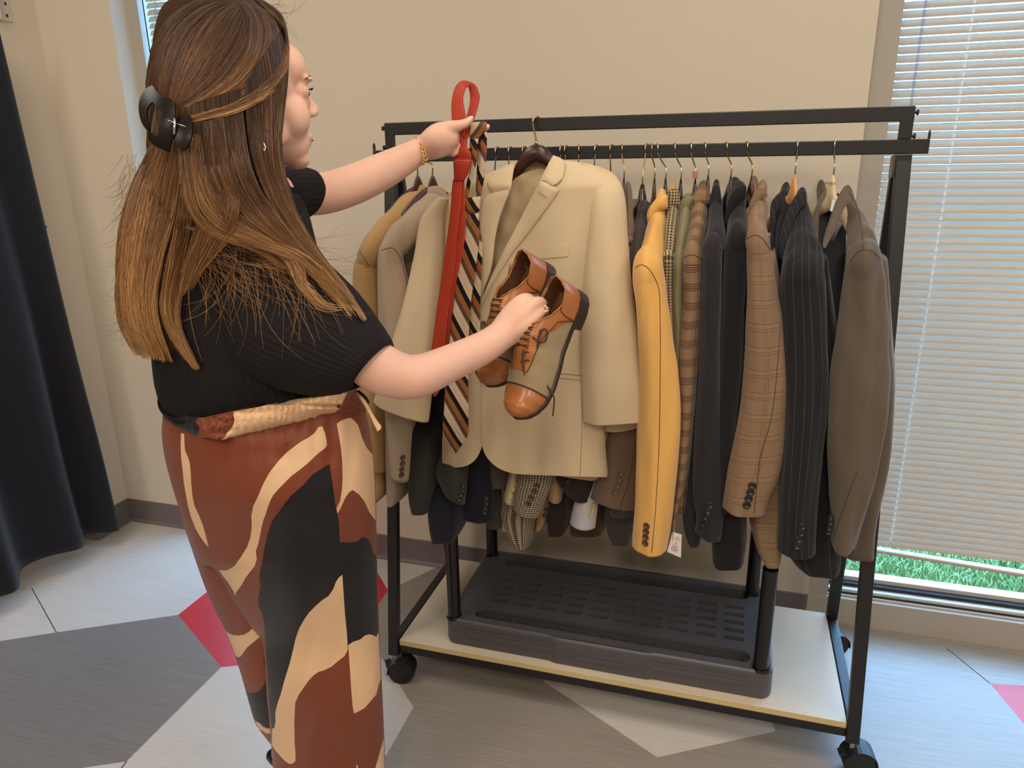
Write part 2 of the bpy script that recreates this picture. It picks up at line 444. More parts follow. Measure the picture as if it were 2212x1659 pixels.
# outside
g = NT('grass_ground'); g.col(g.mix(g.noise(60), C8(84, 122, 78), C8(140, 152, 100))); M_gr = g.end(.9)
grd = struct(MB().box((-8, .74, -.1), (10, 14, .06)).build('ground_outside', M_gr))
gm = bpy.data.meshes.new('grass'); V = []; Fc = []
rnd = random.Random(3)
for i in range(34000):
    x = rnd.uniform(.9, 3.2) if i % 6 else rnd.uniform(-2, -.2); y = .76+rnd.random()**1.5*2.2; h = rnd.uniform(.03, .07); a = rnd.uniform(0, 6.3); w = .0022+.001*y; l = rnd.uniform(.01, .035)
    dx, dy = cos(a)*w, sin(a)*w; lx, ly = cos(a*3.1)*l, sin(a*3.1)*l; k = len(V)
    V += [(x-dx, y-dy, .05), (x+dx, y+dy, .05), (x+dx*.7+lx*.5, y+dy*.7+ly*.5, .05+h*.6), (x-dx*.7+lx*.5, y-dy*.7+ly*.5, .05+h*.6), (x+lx*1.4, y+ly*1.4, .05+h)]
    Fc += [(k, k+1, k+2, k+3), (k+3, k+2, k+4)]
gt = NT('grass_blades'); gt.col(gt.mix(gt.noise(9), C8(92, 146, 92), C8(176, 190, 130))); M_bl = gt.end(.6)
go = mk('grass', V, Fc, M_bl, None, False); go['kind'] = 'stuff'; tag(go, 'green mown lawn grass outside behind the window blinds', 'grass')
# blinds
M_slat = mat('slat_beige', C8(186, 174, 160), .45, spec=.4)
M_cord = mat('cord_white', C8(235, 240, 245), .6); M_rail = mat('blind_rail', C8(186, 170, 150), .5)
t = NT('wand_clear'); t.col(C8(200, 205, 225)); M_wand = t.end(.1, 0, .5, **{'Transmission Weight': .6, 'IOR': 1.3})
def blind(label, x0, x1, yb, zlo, zrail0, zrail1, wand, cords):
    r = thing('venetian_blind', label, 'blind', ((x0+x1)/2, yb, 2.4))
    V = []; Fc = []; pit = .0214; z = zlo; tl = radians(55); w = .0255
    while z < 2.38:
        k = len(V)
        for xx in (x0, x0+.004, x1-.004, x1):
            for j in range(7):
                s = (j/6-.5)*w; if_ = .0016*(1-(2*j/6-1)**2)
                e = .85 if xx in (x0, x1) else 1
                y = yb + (s*cos(tl)*e) - if_*sin(tl); zz = z + s*sin(tl)*e + if_*cos(tl)
                V.append((xx, y, zz))
        for a in range(3):
            for j in range(6): Fc.append((k+a*7+j, k+(a+1)*7+j, k+(a+1)*7+j+1, k+a*7+j+1))
        z += pit
    mk('slats', V, Fc, M_slat, r)
    a = (x0, yb, zrail0); b_ = (x1, yb, zrail1)
    MB().bar(a, b_, .028, .012, side=(0, 1, 0), bev=.004).build('bottom_rail', M_rail, r)
    MB().box((x0-.005, yb-.02, 2.39), (x1+.005, yb+.02, 2.43)).build('headrail', M_rail, r)
    c = MB()
    for cx in cords:
        c.tube([(cx, yb-.016, 2.4), (cx, yb-.016, zlo+.03), (cx-.01, yb-.014, zlo-.0)], .0008, 5)
        zz = zlo+.02
        while zz < 2.38: c.box((cx-.0028, yb-.0165, zz-.006), (cx+.0028, yb-.0135, zz+.005)); zz += pit
        c.tube([(cx-.01, yb-.014, zlo), (cx-.015, yb-.016, zrail0+(zrail1-zrail0)*(cx-x0)/(x1-x0))], .0008, 5)
    c.build('ladder_cord', M_cord, r)
    if wand: MB().tube([wand[0], wand[1]], .0035, 6).build('tilt_wand', M_wand, r)
    return r
YB = .683
zr0 = atY(1890, 1180, YB).z; p2 = atY(2212, 1232, YB)
x1b = 2.52; slope = (p2.z-zr0)/(p2.x-atY(1890, 1180, YB).x)
xb0 = atY(1945, 60, YB).x
blind('beige venetian blind with a sagging bottom rail in the right window beside the rack', xb0, x1b, YB, zr0+.018, zr0-.005, zr0+slope*(x1b-xb0)-.005,
      (tuple(atY(2002, 0, YB-.03)+Vector((0, 0, .3))), tuple(atY(1968, 225, YB-.03)+Vector((0, 0, -.05)))), [atY(2100, 20, YB).x, 2.25])
xl0 = atY(316, 0, .72).x
blind('beige venetian blind in the narrow left window behind the head of the person', xl0, -.69, .72, .30, .285, .285, (tuple(atY(333, 0, .70)), tuple(atY(345, 100, .70))), [atY(372, 5, .72).x, -.8])
# wall bits left
M_wh = mat('white_metal', C8(205, 198, 186), .4)
pb = thing('wall_access_panel', 'flush pale access panel with two screws on the left wall behind the black curtain', 'panel', (XC, .46, .9))
MB().box((XC, .441, .45), (XC+.003, .497, 1.339), bev=.001).build('panel_cover', M_wall2, pb)
for p in ((98, 490), (155, 790)): v = atX(*p, XC); MB().ball((XC+.004, v.y, v.z), (.002, .004, .004), sub=2).build('screw', M_gask, pb)
br = thing('curtain_rod_bracket', 'white metal bracket screwed to the left wall above the black curtain', 'bracket', (XC, .46, 1.95))
MB().box((XC, .441, 1.928), (XC+.004, .508, 2.06), bev=.001).box((XC, .443, 1.928), (XC+.03, .447, 2.06)).build('plate', M_wh, br)
for p in ((9, 8), (13, 34)): v = atX(*p, XC); MB().ball((XC+.005, v.y, v.z), (.003, .004, .005), sub=2).build('screw', M_gask, br)
# curtain: pleated cloth hanging parallel to the left wall, edge toward the back wall
M_cur = fabric('curtain_black', C8(24, 24, 29), 'plain', weave=500, sheen=.1, var=.25)
V = []; Fc = []; U = UV(); ns = 260; nz = 40
top = atX(-2, 40, -1.45); 
for i in range(ns+1):
    for j in range(nz+1):
        s = i/ns; h = j/nz
        y = .360 - s*1.6 + .058*h*(1-s)     # back edge flares outward at the hem
        z = 1.93*(1-h) + (.075 + .03*sin(s*9) - .03*s)*h
        amp = .012+.03*h
        x = -1.45 + amp*sin(s*52+1.2*sin(s*17)+h*.9) + .012*noise.noise(Vector((s*20, h*3, 1)))
        V.append((x, y, z)); U.append((s*2, h*1.9))
for i in range(ns):
    for j in range(nz): k = i*(nz+1)+j; Fc.append((k, k+nz+1, k+nz+2, k+1))
cu = mk('curtain', V, Fc, M_cur, None, True, U); tag(cu, 'long black fabric curtain hanging by the left wall', 'curtain')
sd = cu.modifiers.new('s', 'SOLIDIFY'); sd.thickness = .003
# ceiling lights (the lamps that light the room)
t = NT('lamp_diffuser'); t.b.inputs['Emission Color'].default_value = (1, .9, .75, 1); t.b.inputs['Emission Strength'].default_value = 2; M_dif = t.end(.5)
lamp0 = None
for i, (lx, ly) in enumerate(LAMPS):
    r = thing('ceiling_light', 'rectangular recessed ceiling light panel '+['above the person, nearest the black curtain', 'above the right end of the garment rack', 'at the back of the room on the curtain side', 'at the back of the room behind the photographer', 'nearest the right window and right wall', 'in the far back corner by the right wall'][i], 'ceiling light', (lx, ly, CEIL), 'recessed ceiling lights')
    MB().box((lx-.3, ly-.6, CEIL-.02), (lx+.3, ly+.6, CEIL-.001)).build('diffuser', M_dif, r)
# ---------------- rack ----------------
M_blk = mat('rack_black_metal', C8(26, 24, 26), .42, .0, .5, bump=(500, .08, .0003))
M_cap = mat('rack_grey_cap', C8(150, 146, 140), .5)
M_brd = mat('rack_board', C8(205, 192, 170), .4, var=(8, .06)); M_bedge = mat('board_edge', C8(206, 182, 132), .5)
WR, DR = 1.1913, .4655; yt = DR/2
rk = thing('garment_rack', 'black metal double-rail garment rack on casters with pale bottom board', 'clothes rack', (WR/2, yt, 0))
XL = (-.0175, WR+.016); XT = (-.040, WR+.004-.015)
zl = 1.470; zu = 1.538; hb = .031
xul = atY(832, 268, yt).x; xur = atY(1976, 232, yt).x
tl_ = atY(808, 336, yt); tr_ = atY(2007, 311, yt)
MB().bar((tl_.x, yt, zl), (tr_.x, yt, zl), .014, hb, side=(0, 1, 0)).build('hanging_rail', M_blk, rk)
m = MB().bar((xul, yt, zu), (xur, yt, zu), .014, hb, side=(0, 1, 0))
m.bar((xul+.012, yt, zl+hb/2), (xul+.012, yt, zu+hb/2-.0005), .0155, .024, side=(0, 1, 0)).bar((xur-.012, yt, zl+hb/2), (xur-.012, yt, zu+hb/2-.0005), .0155, .026, side=(0, 1, 0))
m.build('upper_rail', M_blk, rk)
for x in (tl_.x+.002, tr_.x-.002): MB().bar((x, yt, zl+.008), (x, yt, zl+.03), .012, .004, side=(0, 1, 0)).ball((x, yt, zl+.03), (.002, .006, .004), sub=2).build('rail_end_stop', M_blk, rk)
for x, s in ((xul, -1), (xur, 1)):
    for z in (zu+.002, zl+.022): MB().tube([(x, yt, z), (x+s*.006, yt, z)], .003, 8).tube([(x+s*.005, yt, z), (x+s*.009, yt, z)], .006, 10).build('bolt', M_blk, rk)
zt = zl-hb/2
for x0, x1, s in ((XL[0], xul+.018, -1), (XL[1], xur-.012, 1)):
    for fy, ty in ((.0, yt-.017), (DR, yt+.017)):
        MB().bar((x0, fy, .085), (x1, ty, zt-.002), .030, .022, side=(1, 0, 0)).build('post', M_blk, rk)
    MB().box((x1-.017, yt-.030, zt-.048), (x1+.015, yt+.002, zt-.001), bev=.002).build('joint_cap', M_blk, rk)
    MB().box((x1-.017, yt+.003, zt-.05), (x1+.013, yt+.030, zt-.003), bev=.002).build('joint_cap', M_cap, rk)
    MB().bar((x0, 0, .118), (x0, DR, .118), .026, .026, side=(1, 0, 0)).build('side_rail', M_blk, rk)
zb = .1356
for y in (.012, DR-.012): MB().bar((0, y, .105), (WR, y, .105), .02, .024, side=(0, 1, 0)).build('cross_rail', M_blk, rk)
bo = MB().box((.001, .001, zb-.017), (WR-.001, DR-.001, zb), bev=.0008).build('bottom_board', M_brd, rk)
bo.data.materials.append(M_bedge)
for p in bo.data.polygons:
    if abs(p.normal.z) < .5: p.material_index = 1
# casters
M_rub = mat('caster_black', C8(22, 22, 24), .5)
def caster(x, y, ang):
    r = bpy.data.objects.new('caster', None); S.collection.objects.link(r); r.scale = (1, 1, 1); r.parent = rk; r.matrix_parent_inverse = pm(rk).inverted(); r.location = (x, y, 0)
    a = Vector((cos(ang), sin(ang), 0)); d = Vector((-sin(ang), cos(ang), 0)); c = Vector((x, y, .036)) + d*.018
    for s in (-1, 1):
        MB().tube([c+a*s*.006, c+a*s*.008, c+a*s*.022, c+a*s*.024], [.029, .036, .036, .031], 28).build('wheel', M_rub, r, 'auto')
    m = MB(); n = 14; pts = []
    for i in range(n+1):
        t_ = radians(-10+200*i/n); pts.append((cos(t_), sin(t_)))
    for i in range(n):
        q = [c + a*w + d*(-p[0]*rr) + Vector((0, 0, p[1]*rr)) for w in (-.026, .026) for p, rr in ((pts[i], .0365), (pts[i+1], .0365), (pts[i+1], .0395), (pts[i], .0395))]
        v = [m.b.verts.new(k) for k in q]
        for f in ((0, 1, 2, 3), (7, 6, 5, 4), (0, 4, 5, 1), (1, 5, 6, 2), (2, 6, 7, 3), (3, 7, 4, 0)): m.b.faces.new([v[k] for k in f])
    m.box(c-a*.004-Vector((0, 0, .0)), c+a*.004+Vector((0, 0, .034)))
    m.build('caster_hood', M_rub, r)
    MB().tube([(x, y, .06), (x, y, .088)], .006, 10).build('stem', M_cap, r, 'auto')
    MB().bar(c-d*.03+Vector((0, 0, .02)), c-d*.048+Vector((0, 0, .012)), .026, .004).build('brake_lever', M_rub, r)
for x in XL:
    caster(x+.002, .0, -1.35 if x < 0 else -1.45); caster(x, DR, -1.25)
# ---------------- plastic shelf unit ----------------
M_pl = mat('shelf_black_plastic', C8(78, 76, 79), .36, 0, .5, bump=(900, .25, .0004))
M_post = mat('shelf_post', C8(20, 18, 20), .25)
sh = thing('plastic_shelf', 'black slotted plastic shelf tray with round posts standing on the rack board', 'shelf unit', (.575, .226, zb))
X0, X1, Y0, Y1, ZT = .133, 1.017, .028, .424, .216
def rrect(x0, y0, x1, y1, r, k=4):
    o = []
    for cx, cy, a0 in ((x1-r, y1-r, 0), (x0+r, y1-r, 90), (x0+r, y0+r, 180), (x1-r, y0+r, 270)):
        for i in range(k+1): a = radians(a0+90*i/k); o.append((cx+r*cos(a), cy+r*sin(a)))
    return o
outl = rrect(X0+.006, Y0+.006, X1-.006, Y1-.006, .03, 5)
holes = []
nx, ny = 10, 5
gx0, gx1, gy0, gy1 = X0+.085, X1-.06, Y0+.105, Y1-.105
for i in range(nx):
    for j in range(ny):
        cx = gx0+(gx1-gx0)*(i+.5)/nx; cy = gy0+(gy1-gy0)*(j+.5)/ny; holes.append(rrect(cx-.027, cy-.0085, cx+.027, cy+.0085, .008, 3))
slots = [rrect(X0+.075, Y0+.03, X1-.055, Y0+.078, .0235, 5), rrect(X0+.075, Y1-.078, X1-.055, Y1-.03, .0235, 5)]
P, T = cdt(outl, holes+slots, .2)
keep = []
for tr in T:
    cx = sum(P[i][0] for i in tr)/3; cy = sum(P[i][1] for i in tr)/3
    if not any(pip(cx, cy, h) for h in holes+slots):
        a, b_, c_ = (Vector((*P[i], 0)) for i in tr[:3])
        keep.append(tr if (b_-a).cross(c_-a).z > 0 else tr[::-1])
n = len(P); V = [(x, y, ZT) for x, y in P]+[(x, y, ZT-.012) for x, y in P]; Fc = list(keep)+[tuple(n+i for i in t_[::-1]) for t_ in keep]
ec = {(t_[i], t_[(i+1) % 3]) for t_ in keep for i in range(3)}
Fc += [(b_, a, n+a, n+b_) for a, b_ in ec if (b_, a) not in ec]
tp = mk('tray_top', V, Fc, M_pl, sh, False)
# apron with rounded corners, flaring slightly, recessed panel grooves
V = []; Fc = []
prof = [(0.006, ZT), (.002, ZT-.003), (0, ZT-.01), (-.001, zb+.012), (.001, zb+.001), (.006, zb+.001), (.006, ZT-.01)]
base_ = rrect(0, 0, 1, 1, .1, 6); m_ = len(base_)
def ring_pts(off): return rrect(X0+off, Y0+off, X1-off, Y1-off, .032, 6)
# denser points on the long sides so the middle section can bow out
def dens(R):
    o = []
    for i in range(len(R)):
        a = R[i]; b_ = R[(i+1) % len(R)]; k = max(1, int(math.dist(a, b_)/.008))
        for j in range(k): o.append((a[0]+(b_[0]-a[0])*j/k, a[1]+(b_[1]-a[1])*j/k))
    return o
R0 = dens(ring_pts(0)); m_ = len(R0)
for off, z in prof:
    for (x, y) in R0:
        dx = 0; dy = 0
        if y < Y0+.02: dy = off
        if y > Y1-.02: dy = -off
        if x < X0+.02: dx = off
        if x > X1-.02: dx = -off
        u = (x-X0)/(X1-X0); e = 0
        if abs(u-.5) < .42 and (y < Y0+.02 or y > Y1-.02):
            mid = max(0, min(1, (.16-abs(u-.505))/.02)); out2 = max(0, min(1, (.42-abs(u-.5))/.02))
            e = -.006*mid
            if z < ZT-.005 and off <= 0.0005: e += 0
            dy += e*(1 if y < .2 else -1)
        V.append((x+dx, y+dy, z))
for k in range(len(prof)):
    for i in range(m_):
        a = k*m_+i; b_ = k*m_+(i+1) % m_; c_ = ((k+1) % len(prof))*m_; Fc.append((a, c_+i, c_+(i+1) % m_, b_))
ap = mk('apron', V, Fc, M_pl, sh, True); ap.data.set_sharp_from_angle(angle=radians(40))
q = MB()
for (xa, xb, z) in ((X0+.07, X0+.335, .172), (X0+.375, X0+.50, .166), (X0+.57, X1-.07, .172)):
    yy = Y0-.001 if xb < .47 or xa > .65 else Y0-.008
    q.bar((xa, yy, z), (xb, yy, z), .004, .012, side=(0, 1, 0), bev=.0015)
    if xb-xa > .2: q.bar((xa-.012, yy, z+.026), (xa, yy, z+.004), .004, .004, side=(0, 1, 0), bev=.001).bar((xa-.014, yy, ZT-.014), (xb+.012, yy, ZT-.014), .004, .003, side=(0, 1, 0), bev=.001)
q.build('moulded_rib', M_pl, sh)
q = MB()
for sl in slots:
    ya = min(p[1] for p in sl)-.002; yb_ = max(p[1] for p in sl)+.002
    q.box((X0+.07, ya, zb+.012), (X1-.05, yb_, zb+.016)); q.box((X0+.07, ya-.002, zb+.012), (X1-.05, ya, ZT-.004)); q.box((X0+.07, yb_, zb+.012), (X1-.05, yb_+.002, ZT-.004))
    x = X0+.1
    while x < X1-.06: q.box((x-.001, ya, zb+.014), (x+.001, yb_, ZT-.022)); x += .037
q.build('channel', M_pl, sh)
for x, y in ((.156, .05), (.986, .05), (.156, .396), (.970, .385)):
    MB().tube([(x, y, ZT-.02), (x, y, .50)], .0185, 24, False).tube([(x, y, ZT-.004), (x, y, ZT+.003)], [.024, .021], 24, False).build('post', M_post, sh, 'auto')
# ---------------- hangers ----------------
M_hook = mat('hook_chrome', C8(190, 185, 175), .2, 1); M_hookg = mat('hook_brass', C8(190, 165, 110), .25, 1)
M_hb = mat('hanger_dark_wood', C8(62, 34, 28), .3, var=(30, .2)); M_hn = mat('hanger_natural_wood', C8(210, 150, 92), .35, var=(25, .12))
M_hk = mat('hanger_black', C8(24, 22, 22), .2); M_hw = mat('hanger_cream', C8(206, 190, 150), .45); M_hp = mat('hanger_brown_plastic', C8(66, 42, 26), .18)
M_sd = mat('seam_thread_dark', C8(66, 50, 38), .9)
M_btn = {'d': mat('button_dark', C8(48, 34, 28), .25), 'k': mat('button_black', C8(28, 27, 28), .25), 'c': mat('button_cream', C8(208, 192, 132), .3),
         'g': mat('button_horn', C8(112, 96, 74), .25), 'b': mat('button_brown', C8(84, 56, 36), .22), 't': mat('button_taupe', C8(106, 84, 68), .3)}
def hook_pts(top, neck, dirv, r=.016):
    """steel hook: from neck up, over the bar, short tail"""
    top = Vector(top); neck = Vector(neck); d = Vector(dirv).normalized(); o = []
    c = top - Vector((0, 0, r))
    o.append(neck); o.append(neck.lerp(c-d*r*.0, .35)); o.append(c + Vector((0, 0, -r*1.7)) + (neck-c)*.02)
    for a in range(-60, 200, 20):
        t_ = radians(a); o.append(c + d*(cos(t_)*r) + Vector((0, 0, sin(t_)*r)))
    P = [tuple(x) for x in o]
    return [Vector(x) for x in cr(P, 4)]
def hanger(label, topx, neck, neck_y, d, m, hw, tw=.014, rail=None, hook=None, slope=.32, half=.19, hh=.045, group='hangers hooked on the lower rail', top_y=None):
    """topx: pixel where hook crosses the rail top; neck: pixel of hanger crown; d: horizontal direction of the arms"""
    ry = yt if top_y is None else top_y
    T = atY(topx[0], topx[1], ry); Nn = atY(neck[0], neck[1], neck_y); d = Vector((d[0], d[1], 0)).normalized()
    r = thing('coat_hanger', label, 'hanger', tuple(T), group)
    T = Vector((T.x, ry, (rail or zl)+hb/2+.0022)); hd = Vector((d.x, d.y, 0)) if rail is None else Vector((.0, 1, 0))
    if rail is None: hd = Vector((.25*(1 if Nn.x < T.x else -1), 1, 0)).normalized()
    R = .012; c = T - Vector((0, 0, R)); pts = []
    for a in range(-50, 181, 15):
        t_ = radians(a); pts.append(c + hd*(cos(t_)*R)*-1 + Vector((0, 0, sin(t_)*R)))
    pts = pts[::-1]     # start at far side ... end at the near side, then down to the neck
    e = pts[-1]; mid = Vector((e.x*.6+Nn.x*.4, e.y*.7+Nn.y*.3-.004, e.z*.72+Nn.z*.28)); mid2 = Vector((Nn.x, Nn.y, Nn.z+.02))
    pts = cr([tuple(p) for p in pts[::3]+[e, mid, mid2, Nn-Vector((0, 0, .004))]], 5)
    MB().tube(pts, .0018, 8).build('hook', hook or M_hook, r, True)
    # crown and arms as one bent bar
    n_ = Vector((-d.y, d.x, 0)); V = []; Fc = []; prof = 12; ks = 24
    for k in range(ks+1):
        s = -1+2*k/ks; a = abs(s)
        zc = Nn.z - hh*(1-sqrt(max(0, 1-min(1, a/.16)**2)))*.0 - a*half*slope - .10*max(0, a-.2)**2*half/.19
        h2 = (hh*(1-a)**2.2*.9 + .011); tt = tw*(.55+.9*a)
        top = zc - (0.006 if a < .08 else 0) ; lo = top - 2*h2*(1 if a > .12 else 1)
        crown = hh*.55*max(0, 1-(a/.13)**2)
        top_ = Nn.z - hh*.55 + crown - a*half*slope - .25*max(0, a-.25)**2*half*2
        lo = top_ - crown - (.030+.012*(1-a))
        c = Vector((Nn.x, Nn.y, 0)) + d*(s*half)
        for j in range(prof):
            q = 2*pi*j/prof; V.append((c.x+n_.x*tt*cos(q)*.5, c.y+n_.y*tt*cos(q)*.5, (top_+lo)/2 + (top_-lo)/2*math.copysign(abs(sin(q))**.6, sin(q))))
    for k in range(ks):
        for j in range(prof): a = k*prof+j; b_ = k*prof+(j+1) % prof; Fc.append((a, b_, b_+prof, a+prof))
    Fc.append(tuple(range(prof))[::-1]); Fc.append(tuple(ks*prof+j for j in range(prof)))
    w = mk('arms', V, Fc, m, r, True); return r
def button(parent, c, nrm, rad, m):
    c = Vector(c); nrm = Vector(nrm).normalized(); prf = [(0, .0018), (.55, .0016), (.62, .0026), (.9, .0026), (1, .0012), (.95, 0)]
    x = nrm.orthogonal().normalized(); y = nrm.cross(x); n = 18; V = [c+nrm*.0018]; Fc = []
    for rr, h in prf[1:]:
        for k in range(n): V.append(c + (x*cos(2*pi*k/n)+y*sin(2*pi*k/n))*rr*rad + nrm*h)
    for k in range(n): Fc.append((0, 1+k, 1+(k+1) % n))
    for j in range(len(prf)-2):
        for k in range(n): a = 1+j*n+k; b_ = 1+j*n+(k+1) % n; Fc.append((a, a+n, b_+n, b_))
    return mk('button', V, Fc, m, parent, True)
def depth_on(rows, py, ys):   # not used for geometry of rows; front depth at a pixel row
    return ys
def jacket(name, label, fab, body=None, sleeve=None, yoke=None, ys=.02, th=.038, collar=None, btn=None, bk='d', extra=(), lining=None, fold=.004, seed=0,
           by=.21, bth=.19, cat='jacket', far=True, cuff=True, group=None, seam=None, hem=None):
    """traced outlines at real depths: sleeve hangs at ys, body spans the hanger's depth"""
    refp = sleeve or body or yoke
    p0 = atY((refp[0][1]+refp[0][2])/2, refp[0][0], ys); r = thing(name, label, cat, tuple(p0), group)
    if body:
        loft('body', secsN(R3(body), by, bth), fab, r, n=52, sub=5, p=4.5, disp=wr(fold*1.6, 16, 3, seed+5), cuff=.03)
    if sleeve:
        rows = R3(sleeve); yk = R3(yoke) if yoke else []
        if hem: rows = [q for q in rows if q[1] < min(hem[1], hem[3])-12] + [hem]
        if not yk:
            r0_ = rows[0]; L0, R0_ = r0_[0], r0_[2]; w0 = R0_-L0
            yk = [(L0+w0*.30, r0_[1]-w0*.17, R0_-w0*.30, r0_[3]-w0*.17, ys, th*.45), (L0+w0*.08, r0_[1]-w0*.09, R0_-w0*.08, r0_[3]-w0*.09, ys, th*.85)]
        nk = len(rows); S3 = secs3(yk, 'y', ys, th) + [tuple(a*(1-min(1, i/3))+b_*min(1, i/3) for a, b_ in zip(q0, q1)) for i, (q0, q1) in enumerate(zip(secs3(rows, 'y', ys, th), secsN(rows, ys, th)))]
        s = loft('sleeve', S3, fab, r, n=48, sub=7, p=1.72, disp=wr(fold*1.9, 20, 4, seed), cuff=.035 if cuff else None); HIT = hit_on(s)
        if far:
            s2 = s.copy(); S.collection.objects.link(s2); s2.location = (s.location.x-.01, s.location.y+(.40-2*ys-max(0, .05-ys*0)*0 if ys < .1 else .12), s.location.z)
        for P_ in (seam or []):
            pts = [HIT(x, y)[0] for x, y in sm(P_, 5, False)]; pts = [q - ray(1106, 829)*.0002 for q in pts if q]
            if len(pts) > 2: MB().tube(pts, .0008, 5).build('seam', M_sd, r, True)
    elif yoke:
        loft('shoulder', secs3(R3(yoke), 'y', ys, th), fab, r, n=28, sub=6, p=2.2)
    if collar:
        for k, c in enumerate(collar):
            P = sm(c['p'], 4) if c.get('s', 1) else c['p']; y0 = c['y']; ya, yb_ = (y0 if isinstance(y0, tuple) else (y0, y0)); ymin = min(p[1] for p in P); ymax = max(p[1] for p in P)
            bl = c.get('b', .006)
            def sf(x, y, ya=ya, yb_=yb_, P=P, bl=bl):
                d = edist(x, y, P); t_ = (y-ymin)/(ymax-ymin+1e-6)
                return atY(x, y, ya+(yb_-ya)*t_ - bl*(1-math.exp(-d/6)))
            sheet(c.get('n', 'collar'), P, sf, c.get('t', .006), c.get('m', fab), r, grid=c.get('g', 7))
    if btn:
        br_ = btn.get('r', .0075)
        for q in btn['p']:
            c, nb = HIT(q[0], q[1])
            if c is None: c = atY(q[0], q[1], btn.get('y', ys-th-.001)); nb = Vector((0, -1, 0))
            if nb.dot(c-CP) > 0: nb = -nb
            button(r, c, nb-(c-CP).normalized()*.5, br_, M_btn[bk])
    return r
def onfront(rows, px, py, ys, th, p=2.2):
    """depth of a sleeve's front surface under a pixel"""
    for a, b_ in zip(rows, rows[1:]):
        if a[0] <= py <= b_[0]:
            t_ = (py-a[0])/(b_[0]-a[0]); L = a[1]+(b_[1]-a[1])*t_; Rr = a[2]+(b_[2]-a[2])*t_
            s = max(-.97, min(.97, (px-(L+Rr)/2)/((Rr-L)/2))); return ys-th*(1-abs(s)**p)**(1/p)
    return ys-th
# fabrics
F_camel = fabric('wool_camel', C8(172, 138, 92), 'plain'); F_greige = fabric('herringbone_greige', C8(176, 156, 134), 'herring', C8(150, 130, 110), per=.0035)
F_beige = fabric('suit_beige', C8(208, 186, 152), 'plain', var=.04, weave=1400, sheen=.05); F_lin = fabric('lining_beige', C8(196, 172, 136), 'plain', rough=.45, var=.03)
F_yel = fabric('wool_yellow', C8(222, 170, 92), 'plain', sheen=.3, weave=500, var=.08)
F_houn = fabric('check_tan', C8(178, 158, 120), 'hound', C8(50, 42, 36), per=.0065); F_green = fabric('tweed_green', C8(150, 142, 104), 'tweed', C8(104, 98, 70), per=.004)
F_glen = fabric('glen_brown', C8(146, 114, 84), 'glen', C8(62, 44, 34), per=.0046); F_navy = fabric('wool_charcoal', C8(37, 34, 40), 'plain')
F_blk = fabric('wool_black', C8(24, 22, 25), 'plain'); F_win = fabric('windowpane_brown', C8(136, 110, 86), 'pane', C8(92, 60, 42), C8(180, 132, 92))
F_pin = fabric('pinstripe_black', C8(27, 26, 31), 'pin', C8(130, 120, 118), per=.013); F_gb = fabric('wool_greybrown', C8(94, 82, 70), 'plain')
F_taup = fabric('wool_taupe', C8(118, 96, 78), 'plain'); F_dher = fabric('herringbone_dark', C8(34, 30, 30), 'herring', C8(110, 102, 92), per=.005)
F_dgrey = fabric('wool_darkgrey', C8(50, 47, 44), 'plain', var=.25); F_nvy = fabric('wool_navy', C8(26, 26, 42), 'plain'); F_twd = fabric('tweed_grey', C8(110, 100, 92), 'tweed', C8(52, 46, 44), per=.004)
F_cream = fabric('cotton_cream', C8(206, 184, 148), 'plain'); F_hb = fabric('houndstooth_bw', C8(196, 178, 152), 'hound', C8(34, 30, 30), per=.0062)
F_lten = fabric('linen_tan', C8(172, 138, 102), 'plain', var=.16); F_dbr = fabric('wool_darkbrown', C8(46, 36, 32), 'plain', var=.2); F_brn = fabric('wool_brown', C8(84, 66, 52), 'plain')
F_white = fabric('cotton_white', C8(206, 204, 212), 'plain', var=.03); F_dchk = fabric('check_dark', C8(34, 31, 31), 'hound', C8(104, 98, 88), per=.006); F_lnavy = fabric('lining_navy', C8(20, 20, 30), 'plain', rough=.5)

# ---- left jackets ----
jk = jacket('blazer', 'camel blazer, leftmost on the rack, on a dark wooden hanger', F_camel,
    body=[(540, 815, 850, .21, .12), (700, 805, 850, .21, .16), (900, 815, 880), (1020, 832, 890), (1075, 842, 888), (1100, 848, 862)],
    yoke=[(412, 884, 915, .17, .010), (440, 860, 905, .13, .026), (480, 825, 880, .09, .038), (515, 795, 850, .05, .04), (545, 775, 835, .03, .04)],
    sleeve=[(560, 770, 832), (610, 766, 832), (700, 768, 834), (800, 778, 836), (900, 790, 838), (980, 798, 838), (1020, 805, 828), (1040, 808, 820)], ys=.04, th=.045, far=False, seed=1, hem=(797, 1010, 836, 1030), seam=[[(777,543),(786,556),(797,575)]],
    collar=[dict(p=[(890, 404), (915, 400), (919, 425), (905, 436), (878, 440), (872, 446), (866, 436), (876, 415)], y=.15)])
jk = jacket('blazer', 'grey-beige herringbone blazer with four cuff buttons left of the beige suit jacket', F_greige,
    body=[(520, 870, 930, .21, .12), (700, 860, 930, .21, .16), (900, 882, 940), (1040, 890, 925), (1085, 893, 918), (1093, 896, 912)],
    yoke=[(412, 925, 965, .15, .010), (445, 890, 960, .11, .026), (490, 855, 930, .07, .038), (530, 828, 885, .03, .04)],
    sleeve=[(555, 818, 868), (620, 817, 882), (700, 820, 888), (800, 826, 892), (900, 836, 893), (960, 841, 889), (1020, 850, 884), (1050, 868, 882)], ys=.015, th=.042, far=False, seed=2, hem=(848, 1022, 882, 1052), seam=[[(824,541),(848,536),(864,556),(874,590),(882,628)]],
    collar=[dict(p=[(925, 404), (948, 402), (958, 412), (970, 430), (972, 445), (930, 438), (905, 450), (894, 460), (900, 440), (912, 418)], y=.12)],
    btn=dict(p=[(870, 988), (869, 1001), (868, 1014), (867, 1026)], r=.008, y=-.027), bk='b')
